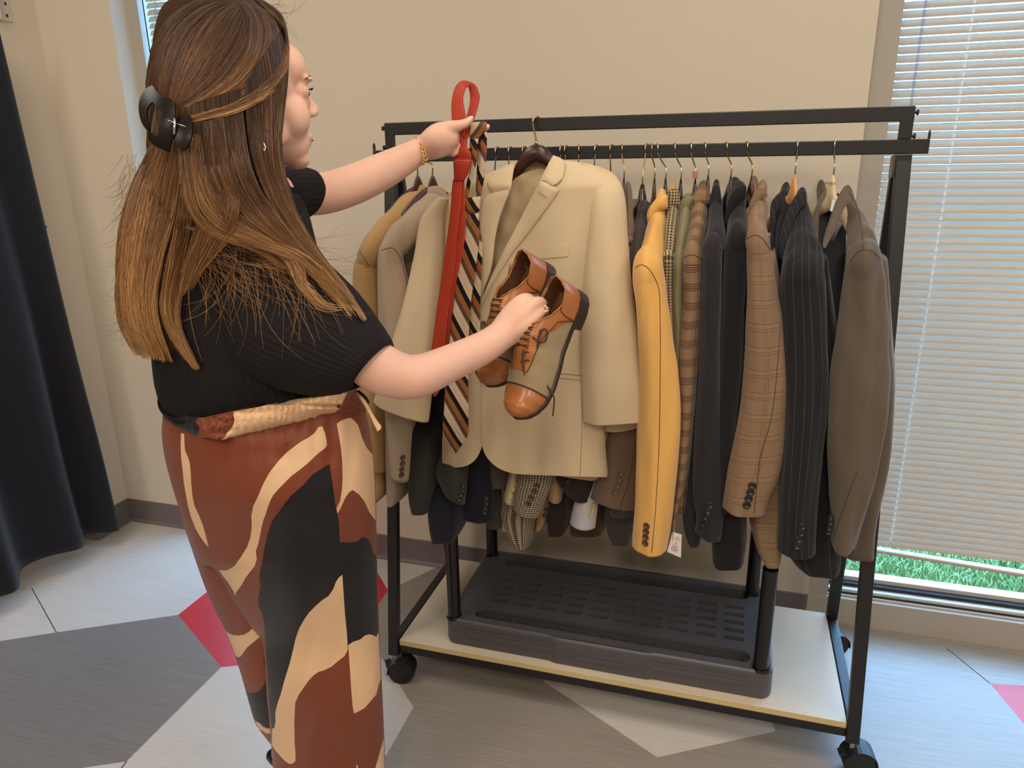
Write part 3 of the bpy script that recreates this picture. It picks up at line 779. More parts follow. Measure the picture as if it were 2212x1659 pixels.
hanger('dark brown wooden hanger holding the camel blazer at the left', (886, 340), (902, 374), .15, (.8, .6), M_hb, .06, hook=M_hookg, half=.085, slope=.55)
hanger('dark brown wooden hanger holding the grey-beige herringbone blazer', (905, 340), (934, 374), .13, (.8, .6), M_hb, .06, hook=M_hookg, half=.085, slope=.55)

# ---- lower parts of the jackets behind the beige one ----
KB = 'jackets hanging behind the beige suit jacket'
def kj(label, fab, x0, body, sleeve, ys, by, bth, btn=None, bk='d', th=.03, name='jacket', far=False, hem=None):
    b0 = body[0]; body = [(470, x0-14, x0+14, .27, .10)] + [(560, x0-24, x0+26, .27, .10)] + [(760, (x0+b0[1])/2-14, (x0+b0[2])/2+14, .26, .10)] + list(body)
    s0 = sleeve[0] if sleeve else None
    if sleeve: sleeve = [(600, x0-20, x0+22, .15, .03), (800, (x0-20+s0[1])/2, (x0+22+s0[2])/2, .13, .03)] + list(sleeve)
    r = jacket(name, label, fab, body=body, sleeve=sleeve, ys=ys, th=th, by=by, bth=bth, far=far, group=KB, seed=x0, fold=.003, hem=hem,
        btn=(dict(p=btn, r=.0082, y=ys-th-.001) if btn else None), bk=bk)
    return r
kj('black jacket at the left edge behind the beige suit jacket', F_blk, 985, [(880, 925, 975), (960, 925, 975), (1000, 930, 965), (1040, 932, 955)], None, .1, .26, .12)
kj('dark grey wool jacket with dark cuff buttons below the striped tie', F_dgrey, 1010, [(960, 940, 1000, .22, .12), (1015, 924, 985, .175, .15), (1080, 924, 978, .165, .155), (1106, 930, 970, .165, .155)],
   [(960, 958, 1015, .10, .03), (1030, 943, 1012, .03, .03), (1065, 950, 1008, .02, .03)], 0.015, .22, .12, [(999, 1048), (997, 1058), (994, 1068), (990, 1078)], 'k', hem=(958, 1070, 1004, 1100))
kj('navy blue jacket with four dark cuff buttons beneath the open front of the beige jacket', F_nvy, 1045, [(960, 985, 1050, .24, .10), (1060, 960, 1035, .21, .13), (1130, 962, 1028), (1160, 966, 1020)],
   [(940, 1020, 1062), (1020, 1006, 1058), (1080, 997, 1066), (1120, 996, 1066), (1134, 1012, 1050)], 0.10, .17, .155, [(1050, 1075), (1050, 1086), (1048, 1096), (1046, 1106)], 'k', hem=(998, 1126, 1064, 1134))
kj('grey tweed jacket with an upturned cuff under the beige hem', F_twd, 1075, [(960, 1060, 1100), (1060, 1064, 1104), (1120, 1064, 1104), (1142, 1066, 1102)],
   [(960, 1046, 1110), (1020, 1036, 1106), (1046, 1034, 1100), (1060, 1070, 1096)], .14, .29, .09, hem=(1034, 1046, 1096, 1062))
kj('cream cotton jacket with pale cuff buttons beside the houndstooth sleeve', F_cream, 1108, [(980, 1095, 1130), (1060, 1100, 1130), (1120, 1100, 1128), (1146, 1102, 1124)],
   [(980, 1102, 1134), (1030, 1100, 1128), (1070, 1092, 1120), (1096, 1094, 1106)], .13, .29, .09, [(1111, 1045), (1107, 1056), (1102, 1072)], 'c', hem=(1090, 1078, 1114, 1100))
kj('black and cream houndstooth jacket with brown cuff buttons', F_hb, 1150, [(960, 1110, 1180), (1080, 1100, 1180), (1120, 1096, 1172), (1160, 1112, 1164), (1186, 1130, 1158)],
   [(950, 1128, 1200), (1030, 1120, 1196), (1070, 1113, 1186), (1105, 1110, 1166), (1128, 1138, 1150)], .105, .27, .10, [(1160, 1049), (1154, 1061), (1148, 1075), (1141, 1088)], 'b', hem=(1111, 1106, 1162, 1128))
kj('tan linen jacket with two black cuff buttons under the beige hem', F_lten, 1190, [(960, 1180, 1215), (1060, 1180, 1210), (1120, 1172, 1198), (1146, 1170, 1182)],
   [(960, 1190, 1222), (1040, 1185, 1220), (1075, 1188, 1214), (1090, 1196, 1210)], .15, .29, .09, [(1181, 1102), (1178, 1114)], 'k', hem=(1186, 1084, 1213, 1092))
kj('dark brown jacket with a dark button under the beige hem', F_dbr, 1235, [(960, 1200, 1250), (1080, 1196, 1240), (1130, 1192, 1236), (1158, 1196, 1232)],
   [(960, 1215, 1285), (1040, 1200, 1284), (1072, 1222, 1268), (1092, 1246, 1262)], .11, .27, .10, [(1229, 1040)], 'k', hem=(1222, 1072, 1270, 1094))
kj('white jacket with three cream cuff buttons and a square cuff', F_white, 1265, [(960, 1245, 1290), (1040, 1245, 1290), (1080, 1245, 1290)],
   [(980, 1250, 1300), (1060, 1250, 1297), (1100, 1240, 1292), (1140, 1233, 1287), (1149, 1252, 1287)], .135, .29, .07, [(1280, 1092), (1278, 1102), (1276, 1112)], 'c', hem=(1232, 1138, 1286, 1150))
kj('mid brown jacket whose hem shows below the white cuff', F_brn, 1290, [(960, 1255, 1318), (1080, 1240, 1318), (1130, 1236, 1314), (1157, 1240, 1308)], None, .2, .32, .08)
jacket('jacket', 'taupe suit jacket with four cuff buttons left of the yellow coat', F_taup, group=KB,
    body=[(440, 1350, 1368), (600, 1345, 1375), (900, 1325, 1385), (1060, 1300, 1378), (1100, 1330, 1376)],
    yoke=[(412, 1350, 1366, .16, .03), (450, 1352, 1368, .12, .03), (520, 1352, 1372, .09, .03)],
    sleeve=[(530, 1350, 1374), (700, 1345, 1380), (900, 1318, 1382), (1000, 1298, 1380), (1060, 1282, 1378), (1090, 1276, 1376), (1108, 1318, 1374)], ys=.09, th=.03, by=.25, bth=.12, far=False, fold=.003, hem=(1274, 1082, 1373, 1112), seam=[[(1372,960),(1358,1040),(1345,1080),(1338,1104)]],
    btn=dict(p=[(1340, 1023), (1337, 1036), (1333, 1050), (1329, 1063)], r=.0085, y=.057), bk='t')
jacket('jacket', 'dark checked herringbone jacket on a wide brown plastic hanger left of the yellow coat', F_dher,
    body=[(500, 1372, 1400), (600, 1372, 1400), (900, 1345, 1392), (1080, 1318, 1374), (1140, 1318, 1370), (1176, 1330, 1368)],
    yoke=[(448, 1378, 1408, .17, .03), (480, 1372, 1405, .14, .035), (530, 1362, 1398, .09, .035), (580, 1360, 1396, .06, .03)],
    sleeve=[(600, 1360, 1394), (800, 1352, 1392), (1000, 1330, 1385), (1080, 1320, 1378), (1120, 1316, 1372)], ys=.10, th=.03, by=.25, bth=.12, far=False,
    collar=[dict(p=[(1368, 478), (1376, 462), (1392, 446), (1408, 444), (1408, 456), (1395, 468), (1380, 482), (1366, 500)], y=.12)])

# ---- right side jackets ----
R12 = [(575, 1370, 1432), (610, 1369, 1437), (650, 1374, 1441), (700, 1378, 1450), (760, 1380, 1457), (820, 1380, 1464), (900, 1377, 1466), (1000, 1376, 1464), (1100, 1373, 1456), (1160, 1368, 1448), (1195, 1366, 1440), (1210, 1384, 1428)]
jacket('coat', 'mustard yellow wool coat with four brown cuff buttons on the right sleeve', F_yel,
    body=[(560, 1385, 1436), (800, 1392, 1455), (1000, 1392, 1452), (1150, 1390, 1436)],
    yoke=[(425, 1418, 1441, .18, .025), (460, 1408, 1441, .14, .03), (500, 1396, 1438, .10, .035), (540, 1384, 1435, .05, .038), (570, 1374, 1433, .02, .04)],
    sleeve=R12, hem=(1366, 1192, 1440, 1206), ys=-.015, th=.045, seed=3, fold=.006, seam=[[(1372,579),(1385,572),(1400,580),(1415,602),(1424,632),(1426,700),(1426,800),(1424,950),(1416,1100),(1406,1208)]],
    collar=[dict(p=[(1424, 424), (1440, 421), (1442, 432), (1441, 450), (1425, 456), (1414, 470), (1402, 486), (1397, 474), (1398, 458), (1408, 440)], y=.10, b=.01)],
    btn=dict(p=[(1397, 1136), (1396, 1148), (1395, 1160), (1394, 1173)], r=.0085, y=-.058), bk='b')
jacket('jacket', 'tan and black houndstooth jacket between the yellow coat and the green tweed', F_houn,
    body=[(560, 1436, 1462), (800, 1446, 1476), (1000, 1452, 1480)],
    yoke=[(420, 1444, 1466, .17, .02), (460, 1442, 1467, .13, .025), (510, 1434, 1464, .08, .03), (555, 1430, 1460, .05, .03)],
    sleeve=[(565, 1430, 1458), (640, 1430, 1458), (760, 1436, 1462), (900, 1440, 1470), (1060, 1440, 1470)], ys=.04, th=.03, far=False,
    collar=[dict(p=[(1446, 410), (1464, 409), (1468, 425), (1467, 442), (1452, 448), (1444, 462), (1441, 478), (1441, 430)], y=.11)])
jacket('jacket', 'green-grey tweed jacket between the houndstooth and the brown plaid', F_green,
    body=[(560, 1462, 1486), (800, 1468, 1490), (1000, 1468, 1490)],
    yoke=[(428, 1474, 1498, .17, .02), (465, 1468, 1496, .13, .025), (510, 1462, 1490, .08, .03), (555, 1456, 1484, .05, .03)],
    sleeve=[(565, 1456, 1482), (640, 1452, 1478), (720, 1455, 1480), (900, 1456, 1480), (1060, 1456, 1480)], ys=.035, th=.03, far=False,
    collar=[dict(p=[(1470, 434), (1482, 426), (1500, 424), (1496, 440), (1490, 452), (1476, 462), (1468, 478), (1465, 460)], y=.12)])
jacket('jacket', 'brown glen plaid jacket with a size marker on its black hanger', F_glen,
    body=[(560, 1490, 1520), (800, 1488, 1512), (1000, 1476, 1500), (1100, 1464, 1490)],
    yoke=[(416, 1500, 1532, .17, .025), (450, 1493, 1530, .13, .03), (500, 1487, 1524, .08, .033), (540, 1478, 1518, .03, .035)],
    sleeve=[(556, 1473, 1520), (600, 1472, 1520), (660, 1474, 1518), (720, 1468, 1514), (800, 1463, 1508), (900, 1464, 1500), (1000, 1462, 1490), (1060, 1458, 1481), (1110, 1452, 1468), (1168, 1450, 1458)], ys=.02, th=.036, seed=4, seam=[[(1476,557),(1490,551),(1504,553),(1517,562)]],
    collar=[dict(p=[(1512, 414), (1530, 408), (1533, 424), (1530, 440), (1512, 446), (1500, 458), (1494, 476), (1493, 440)], y=.11)])
jacket('jacket', 'charcoal jacket with dark cuff buttons right of the brown plaid', F_navy,
    body=[(560, 1530, 1562), (800, 1515, 1550), (1000, 1488, 1530), (1120, 1478, 1516), (1172, 1490, 1515)],
    yoke=[(408, 1538, 1556, .17, .02), (445, 1532, 1560, .13, .027), (500, 1526, 1566, .07, .033), (530, 1520, 1566, .03, .035)],
    sleeve=[(545, 1518, 1562), (600, 1517, 1560), (700, 1514, 1556), (800, 1510, 1552), (900, 1502, 1556), (1000, 1498, 1560), (1080, 1498, 1563), (1130, 1504, 1562), (1160, 1508, 1556), (1178, 1524, 1542)], ys=.015, th=.036, seed=5, hem=(1500, 1158, 1556, 1180), seam=[[(1520,536),(1537,529),(1550,532),(1562,543)]],
    collar=[dict(p=[(1540, 404), (1552, 402), (1557, 420), (1558, 440), (1545, 446), (1536, 462), (1533, 440)], y=.11)],
    btn=dict(p=[(1534, 1092), (1530, 1105), (1526, 1118), (1522, 1133)], r=.0085, y=-.024), bk='k')
jacket('jacket', 'black jacket with an open dark front left of the brown windowpane jacket', F_blk,
    body=[(500, 1574, 1610), (800, 1560, 1605), (1000, 1545, 1600), (1150, 1536, 1606), (1205, 1534, 1604), (1220, 1536, 1602)],
    yoke=[(404, 1580, 1612, .19, .02), (440, 1570, 1612, .14, .03), (480, 1572, 1614, .09, .033), (515, 1568, 1616, .03, .036)],
    sleeve=[(535, 1564, 1615), (600, 1560, 1612), (700, 1556, 1606), (800, 1552, 1602), (900, 1548, 1592), (1000, 1545, 1585), (1090, 1545, 1580), (1110, 1550, 1575)], ys=.03, th=.036, seed=6,
    collar=[dict(p=[(1597, 404), (1611, 402), (1612, 418), (1608, 432), (1592, 442), (1578, 468), (1568, 500), (1564, 480), (1572, 440), (1584, 416)], y=.08),
            dict(p=[(1562, 430), (1578, 412), (1582, 440), (1566, 500), (1560, 520)], y=.17, n='lining', m=F_lnavy)])
R18 = [(525, 1611, 1660), (560, 1612, 1667), (640, 1610, 1678), (700, 1607, 1688), (800, 1604, 1699), (870, 1598, 1700), (940, 1589, 1696), (1000, 1578, 1690), (1050, 1568, 1678), (1090, 1560, 1660), (1112, 1566, 1645), (1126, 1600, 1628)]
jacket('jacket', 'brown windowpane check jacket with four dark cuff buttons', F_win,
    body=[(540, 1625, 1668), (800, 1640, 1698), (1000, 1612, 1692), (1100, 1606, 1690), (1180, 1618, 1680), (1214, 1636, 1674)],
    yoke=[(408, 1635, 1655, .19, .022), (440, 1622, 1656, .14, .03), (480, 1613, 1658, .08, .034), (515, 1612, 1659, .02, .036)],
    sleeve=R18, hem=(1557, 1108, 1652, 1124), ys=-.005, th=.045, seed=7, fold=.006, seam=[[(1613,516),(1632,508),(1650,519),(1664,542)],[(1686,700),(1674,850),(1662,920),(1643,985),(1636,1040),(1628,1120)]],
    collar=[dict(p=[(1640, 403), (1652, 400), (1656, 412), (1657, 426), (1646, 428), (1634, 442), (1625, 462), (1617, 488), (1616, 460), (1622, 432)], y=.10)],
    btn=dict(p=[(1625, 1049), (1621, 1063), (1617, 1077), (1613, 1091)], r=.009, y=-.052), bk='k')
R19 = [(585, 1688, 1778), (620, 1686, 1783), (700, 1688, 1788), (800, 1690, 1790), (900, 1688, 1786), (1000, 1684, 1774), (1100, 1678, 1764), (1170, 1676, 1760), (1205, 1680, 1748)]
jacket('jacket', 'black pinstripe jacket on a natural wood hanger', F_pin,
    body=[(560, 1695, 1775), (800, 1700, 1800), (1000, 1690, 1800), (1150, 1682, 1796), (1210, 1690, 1794), (1232, 1712, 1790)],
    yoke=[(425, 1718, 1743, .17, .025), (460, 1708, 1748, .13, .032), (510, 1700, 1763, .07, .038), (560, 1692, 1776, .02, .042)],
    sleeve=R19, hem=(1675, 1204, 1760, 1212), ys=.0, th=.05, seed=8, fold=.006, seam=[[(1706,573),(1730,562),(1755,566),(1776,583)]],
    collar=[dict(p=[(1724, 416), (1738, 412), (1742, 428), (1741, 442), (1730, 450), (1714, 480), (1700, 520), (1690, 560), (1682, 540), (1690, 490), (1706, 446)], y=(.10, .02)),
            dict(p=[(1664, 450), (1678, 424), (1692, 414), (1700, 440), (1712, 440), (1700, 480), (1688, 540), (1680, 620), (1668, 560)], y=(.16, .07), n='lining', m=F_lnavy),
            dict(p=[(1666, 440), (1684, 416), (1696, 412), (1690, 430), (1676, 470), (1668, 560), (1664, 480)], y=(.12, .04), n='lapel')],
    btn=dict(p=[(1733, 1138), (1730, 1152), (1726, 1166), (1722, 1180)], r=.009, y=-.052), bk='k')
R20 = [(565, 1826, 1902), (600, 1820, 1910), (640, 1813, 1913), (700, 1806, 1915), (760, 1797, 1914), (820, 1790, 1917), (900, 1786, 1914), (960, 1786, 1904), (1040, 1787, 1888), (1100, 1788, 1872), (1160, 1790, 1856), (1195, 1796, 1840)]
jacket('jacket', 'grey-brown suit jacket on a cream hanger, rightmost on the rack', F_gb,
    body=[(560, 1815, 1895), (800, 1800, 1905), (1000, 1790, 1892), (1120, 1790, 1866), (1198, 1800, 1858)],
    yoke=[(418, 1818, 1838, .18, .025), (450, 1822, 1850, .14, .034), (490, 1824, 1872, .09, .04), (530, 1826, 1890, .03, .045), (555, 1826, 1900, .0, .045)],
    sleeve=R20, hem=(1787, 1192, 1842, 1204), ys=-.02, th=.052, seed=9, fold=.010, seam=[[(1838,563),(1850,547),(1866,540),(1884,543),(1902,560)],[(1851,1020),(1828,1080),(1805,1150),(1798,1190)],[(1834,415),(1852,450),(1862,500),(1864,538)]],
    collar=[dict(p=[(1818, 412), (1826, 402), (1830, 404), (1834, 420), (1839, 437), (1828, 444), (1818, 462), (1808, 490), (1796, 512), (1782, 536), (1778, 526), (1784, 500), (1796, 464), (1806, 436)], y=(.10, -.0), b=.008),
            dict(p=[(1762, 450), (1772, 424), (1784, 412), (1784, 425), (1772, 450), (1768, 500), (1772, 560), (1790, 562), (1786, 580), (1764, 545), (1752, 500)], y=(.13, .05), n='lapel'),
            dict(p=[(1780, 420), (1800, 416), (1814, 422), (1800, 455), (1790, 500), (1800, 520), (1825, 480), (1826, 560), (1815, 700), (1800, 800), (1790, 820), (1776, 620), (1768, 520), (1768, 460)], y=(.20, .06), n='lining', m=F_lnavy, b=.0),
            dict(p=[(1798, 431), (1805, 432), (1799, 458), (1793, 455)], y=.11, n='care_label', m=M_cord, s=0, t=.001, b=0)],
    btn=dict(p=[(1795, 1118), (1794, 1129), (1792, 1140), (1790, 1150)], r=.0065, y=-.04), bk='k')

HG = 'hangers hooked on the lower rail'
hanger('dark brown wooden hanger of the taupe suit jacket behind the beige shoulder', (1343, 312), (1348, 384), .2, (-.1, 1), M_hb, .05, hook=M_hookg, half=.085, slope=.55)
hanger('wide brown plastic hanger left of the yellow coat', (1398, 312), (1388, 396), .19, (-.35, 1), M_hp, .05, tw=.03, hook=M_hookg, half=.085, slope=.55, hh=.06)
hanger('dark wooden hanger of the yellow coat', (1407, 311), (1414, 384), .18, (-.15, 1), M_hb, .05, hook=M_hookg, half=.085, slope=.55)
hanger('black hanger of the tan houndstooth jacket', (1420, 310), (1438, 384), .18, (-.3, 1), M_hk, .05, half=.085, slope=.55)
hanger('black hanger of the green-grey tweed jacket', (1457, 308), (1471, 384), .18, (-.3, 1), M_hk, .05, half=.085, slope=.55, hh=.06)
hx = hanger('black hanger with an orange size marker holding the brown glen plaid jacket', (1492, 308), (1502, 386), .18, (-.3, 1), M_hk, .05, half=.085, slope=.55)
c = atY(1501.5, 377, .178); mm = MB().box((c.x-.006, c.y-.005, c.z-.008), (c.x+.006, c.y+.005, c.z+.008), bev=.001); mm.build('size_marker', mat('marker_orange', C8(176, 118, 84), .5), hx)
hanger('dark wooden hanger of the charcoal jacket', (1523, 307), (1530, 378), .18, (-.22, 1), M_hb, .05, half=.085, slope=.55)
hanger('dark wooden hanger of the black jacket left of the brown windowpane jacket', (1569, 304), (1579, 378), .18, (-.3, 1), M_hb, .05, hook=M_hookg, half=.085, slope=.55)
hanger('dark wooden hanger of the brown windowpane jacket', (1613, 303), (1624, 378), .17, (-.3, 1), M_hb, .05, half=.085, slope=.55, hook=M_hookg)
hanger('natural wood hanger of the black pinstripe jacket', (1726, 301), (1718, 372), .17, (-.5, .9), M_hn, .05, tw=.016, half=.085, slope=.55, hh=.07)
hw_ = hanger('cream hanger with faint lettering, holding the rightmost jacket', (1806, 298), (1801, 374), .16, (-.55, .85), M_hw, .05, tw=.02, half=.085, slope=.55, hh=.07)
for i, (hx_, l) in enumerate([(1075, 'chrome'), (1103, 'chrome'), (1133, 'brass'), (1214, 'chrome'), (1224, 'brass'), (1250, 'brass'), (1289, 'chrome'), (1322, 'brass')]):
    nm = ['left of the dark wooden hanger, first from the striped tie', 'left of the dark wooden hanger, second from the striped tie', 'just left of the dark wooden crown', 'just right of the dark wooden crown',
          'second right of the dark wooden crown', 'third right of the dark wooden crown', 'fourth right of the dark wooden crown', 'above the right shoulder seam of the beige jacket'][i]
    hanger(l+' hanger hook, '+nm, (hx_, 312), (hx_-6+(i % 3)*4, 420), .24, (-.1, 1), M_hb, .05, hook=M_hookg if l == 'brass' else M_hook, half=.08, slope=.5, group='hangers behind the beige jacket')

# ---- text helper ----
def text(body, name, size, M, m, parent, ext=.0002):
    c = bpy.data.curves.new(name, 'FONT'); c.body = body; c.size = size; c.extrude = ext; c.align_x = 'CENTER'; c.align_y = 'CENTER'
    o0 = bpy.data.objects.new(name, c); me_ = bpy.data.meshes.new_from_object(o0); bpy.data.objects.remove(o0); me_.materials.clear(); me_.materials.append(m)
    o = bpy.data.objects.new(name, me_); S.collection.objects.link(o)
    o.parent = parent; o.matrix_parent_inverse = pm(parent).inverted(); o.matrix_world = M; L, R_, s_ = M.decompose(); o.location = L; o.rotation_mode = 'QUATERNION'; o.rotation_quaternion = R_
    o.scale = s_; return o
def frameM(o, x, y): 
    x = Vector(x).normalized(); y = Vector(y); y = (y-x*y.dot(x)).normalized(); z = x.cross(y)
    return Matrix(((x.x, y.x, z.x, o.x), (x.y, y.y, z.y, o.y), (x.z, y.z, z.z, o.z), (0, 0, 0, 1)))
d_ = Vector((.55, -.85, 0)).normalized(); nn_ = Vector((-.85, -.55, 0)).normalized(); c = atY(1801, 374, .16)+nn_*.0060; c.z = atY(1801, 396, .16).z
M_ink = mat('ink_grey', C8(120, 104, 80), .6); M_black = mat('ink_black', C8(24, 22, 24), .6)
text('NAUTICA', 'lettering', .0075, frameM(c, d_, (0, 0, 1)), M_ink, hw_)
# price tag
M_paper = mat('paper', C8(226, 214, 210), .7)
TP = [(1455, 1150), (1472, 1155), (1471, 1205), (1441, 1192), (1442, 1177)]
tg = thing('price_tag', 'white printed price tag hanging between the yellow coat and the charcoal jacket', 'tag', tuple(atY(1457, 1150, -.01)))
q3 = [atY(x, y, -.012) for x, y in [(1453, 1149), (1472.5, 1155), (1471, 1205), (1441, 1192)]]
MB().poly(q3, (0, .0006, 0)).build('card', M_paper, tg)
ex = (q3[2]-q3[3]); ey = (q3[0]-q3[3]); ctr = (q3[0]+q3[1]+q3[2]+q3[3])/4
for s_, sz, k in (('MEN', .0032, .38), ('BLAZER WOOL', .0026, .27), ('SIZE', .0026, .10), ('40 R', .0032, .02), ('COMPARE AT', .0024, -.10), ('$375.00', .0034, -.17), ('$199.99', .0052, -.28), ('OUR PRICE', .003, -.37)):
    text(s_, 'print', sz, frameM(ctr+ey*k*.9+Vector((0, -.0006, 0))+ex*.03, ex, ey), M_black, tg, .0001)
MB().tube([atY(1457, 1151, -.013), atY(1455, 1135, -.01), atY(1452, 1120, 0)], .0005, 5).build('string', M_paper, tg)

# ---------------- beige suit jacket, facing the room ----------------
JY = .045
jc = thing('suit_jacket', 'beige suit jacket hanging face-on from the upper rail', 'jacket', tuple(atY(1155, 350, JY)))
bodyR = [(352, 1120, 1230), (372, 1050, 1300), (400, 1000, 1335), (440, 965, 1330), (520, 957, 1318), (620, 957, 1306), (720, 962, 1300), (820, 964, 1302), (900, 960, 1306), (980, 957, 1310), (1000, 957, 1312), (1022, 960, 1313)]
def fronty(x, y):
    L = R_ = None
    for a, b_ in zip(bodyR, bodyR[1:]):
        if a[0] <= y <= b_[0]: t_ = (y-a[0])/(b_[0]-a[0]); L = a[1]+(b_[1]-a[1])*t_; R_ = a[2]+(b_[2]-a[2])*t_
    if L is None: L, R_ = (bodyR[0] if y < 352 else bodyR[-1])[1:3]
    s = max(-.995, min(.995, (x-(L+R_)/2)/((R_-L)/2))); e = (1-abs(s)**3)**(1/3)
    top = max(0, min(1, (y-340)/60))
    return JY - (.010+.040*top)*e + .010*noise.noise(Vector((x*.011, y*.0035, 2))) + .006*noise.noise(Vector((x*.028+y*.004, y*.006, 9)))
# back/inside shell
shell_o = sm([(1120, 352), (1190, 345), (1300, 365), (1338, 400), (1320, 520), (1302, 700), (1302, 850), (1312, 1026), (1180, 1022), (1060, 990), (1040, 950), (1020, 990), (962, 996), (962, 800), (956, 600), (958, 440), (1000, 402), (1060, 372)], 3)
sheet('back', shell_o, lambda x, y: atY(x, y, JY+.028+.01*((x-1140)/180)**2), .004, F_lin, jc, grid=22)
# neck facing / lining seen in the opening
neck = sm([(1105, 392), (1128, 376), (1160, 366), (1192, 368), (1200, 385), (1160, 470), (1110, 560), (1060, 640), (1040, 640), (1045, 560), (1062, 480), (1085, 420)], 3)
def necks(x, y): return atY(x, y, JY+.006+.006*noise.noise(Vector((x*.05, y*.02, 0))) + .008*noise.noise(Vector(((x+y*.5)*.03, 0, 4))))
sheet('lining', neck, necks, .003, F_lin, jc, grid=7)
# right-hand (viewer) front panel
fr = sm([(1218, 346), (1262, 352), (1300, 362), (1322, 372)], 3, False)[:-1] + sm([(1322, 372), (1336, 392), (1330, 440), (1312, 560), (1302, 700), (1301, 850), (1307, 960), (1313, 1024)], 3, False) + \
     sm([(1311, 1031), (1240, 1029), (1160, 1026), (1112, 1023), (1082, 1014), (1060, 998), (1047, 980), (1041, 962)], 3, False) + sm([(1041, 900), (1040, 800), (1041, 720), (1036, 662)], 3, False) + \
     sm([(1060, 606), (1088, 545), (1122, 480), (1150, 430), (1166, 392), (1180, 362), (1196, 336)], 3, False) + [(1206, 339)]
sheet('front_panel', fr, lambda x, y: atY(x, y, fronty(x, y)-.004), .004, F_beige, jc, grid=10)
fl_ = sm([(1112, 352), (1060, 372), (1008, 396), (975, 425), (958, 450)], 3, False) + [(957, 600), (959, 720), (962, 820), (958, 900), (955, 960), (955, 1004)] + \
     sm([(957, 1007), (985, 1010), (1008, 1006), (1026, 994), (1037, 975), (1042, 960)], 3, False) + [(1044, 850), (1043, 740), (1040, 660)] + sm([(1048, 620), (1062, 570), (1064, 520), (1076, 465), (1098, 395), (1112, 352)], 3, False)[:-1]
sheet('front_panel', fl_, lambda x, y: atY(x, y, fronty(x, y)), .004, F_beige, jc, grid=10)
# lapels and collar
def lap(P, off, name, g=6, blend=None):
    P = sm(P, 3) if name == 'lapel' else P
    def sf(x, y):
        d = edist(x, y, P); return atY(x, y, fronty(x, y)-off-.005*(1-math.exp(-d/5)))
    return sheet(name, P, sf, .0045, F_beige, jc, grid=g)
def dense(P, st=8):
    o = []
    for i in range(len(P)):
        a, b_ = P[i], P[(i+1) % len(P)]; k = max(1, int(math.dist(a, b_)/st))
        for j in range(k): o.append((a[0]+(b_[0]-a[0])*j/k, a[1]+(b_[1]-a[1])*j/k))
    return o
lr = [(1169, 389), (1188, 396), (1207, 410)] + sm([(1206, 413), (1186, 442), (1162, 474), (1140, 503), (1119, 530), (1092, 568), (1068, 606), (1048, 642), (1037, 664)], 2, False) + sm([(1046, 634), (1060, 600), (1086, 545), (1112, 496), (1140, 442), (1160, 404)], 2, False)
sheet('lapel', dense(lr, 9), lambda x, y: atY(x, y, fronty(x, y)-.009-.005*(1-math.exp(-edist(x, y, lr)/6))), .0045, F_beige, jc, grid=6)
ll = [(1063, 417), (1084, 412), (1102, 408)] + sm([(1098, 420), (1080, 466), (1068, 520), (1064, 560), (1058, 590), (1046, 622), (1039, 640)], 2, False) + sm([(1036, 600), (1030, 540), (1030, 480), (1040, 440), (1052, 424)], 2, False)
sheet('lapel', dense(ll, 9), lambda x, y: atY(x, y, fronty(x, y)-.007-.004*(1-math.exp(-edist(x, y, ll)/6))), .0045, F_beige, jc, grid=6)
cl = [(1195, 335), (1208, 342), (1221, 352), (1219, 370), (1214, 386), (1204, 396), (1194, 401), (1182, 394), (1169, 388), (1176, 374), (1185, 352)]
sheet('collar', dense(cl, 8), lambda x, y: atY(x, y, fronty(x, y)-.012-.006*(1-math.exp(-edist(x, y, cl)/6))), .0045, F_beige, jc, grid=5)
cl2 = [(1112, 350), (1108, 372), (1103, 408), (1084, 413), (1066, 416), (1056, 404), (1052, 392), (1062, 374), (1090, 358)]
sheet('collar', dense(cl2, 8), lambda x, y: atY(x, y, fronty(x, y)-.006-.004*(1-math.exp(-edist(x, y, cl2)/6))), .0045, F_beige, jc, grid=6)
# pockets, seams, button
pk = [(1129, 541), (1160, 535), (1196, 531), (1231, 530), (1229, 542), (1226, 554), (1178, 558), (1129, 564)]
sheet('breast_pocket', dense(pk, 8), lambda x, y: atY(x, y, fronty(x, y)-.0062), .002, F_beige, jc, grid=8)
M_seam = mat('seam_thread_tan', C8(150, 124, 92), .8)  # tan thread, darker than the beige cloth, for seam and buttonhole lines
def seamline(P, off, nm='seam', r=.0007, m=None, jj=None):
    MB().tube([atY(x, y, fronty(x, y)-off) for x, y in sm(P, 4, False)], r, 5).build(nm, m or M_seam, jj or jc, True)
seamline([(1258, 640), (1254, 730), (1256, 830), (1257, 930), (1253, 1028)], .0042)
seamline([(1190, 806), (1225, 808), (1262, 812)], .0045); seamline([(1188, 815), (1225, 818), (1262, 822)], .0045)
seamline([(1163, 414), (1172, 421), (1182, 428)], .018, 'buttonhole', .0008)
bp = atY(1046, 702, fronty(1046, 702)-.006); button(jc, bp, (-.5, -1, .2), .011, M_btn['g'])
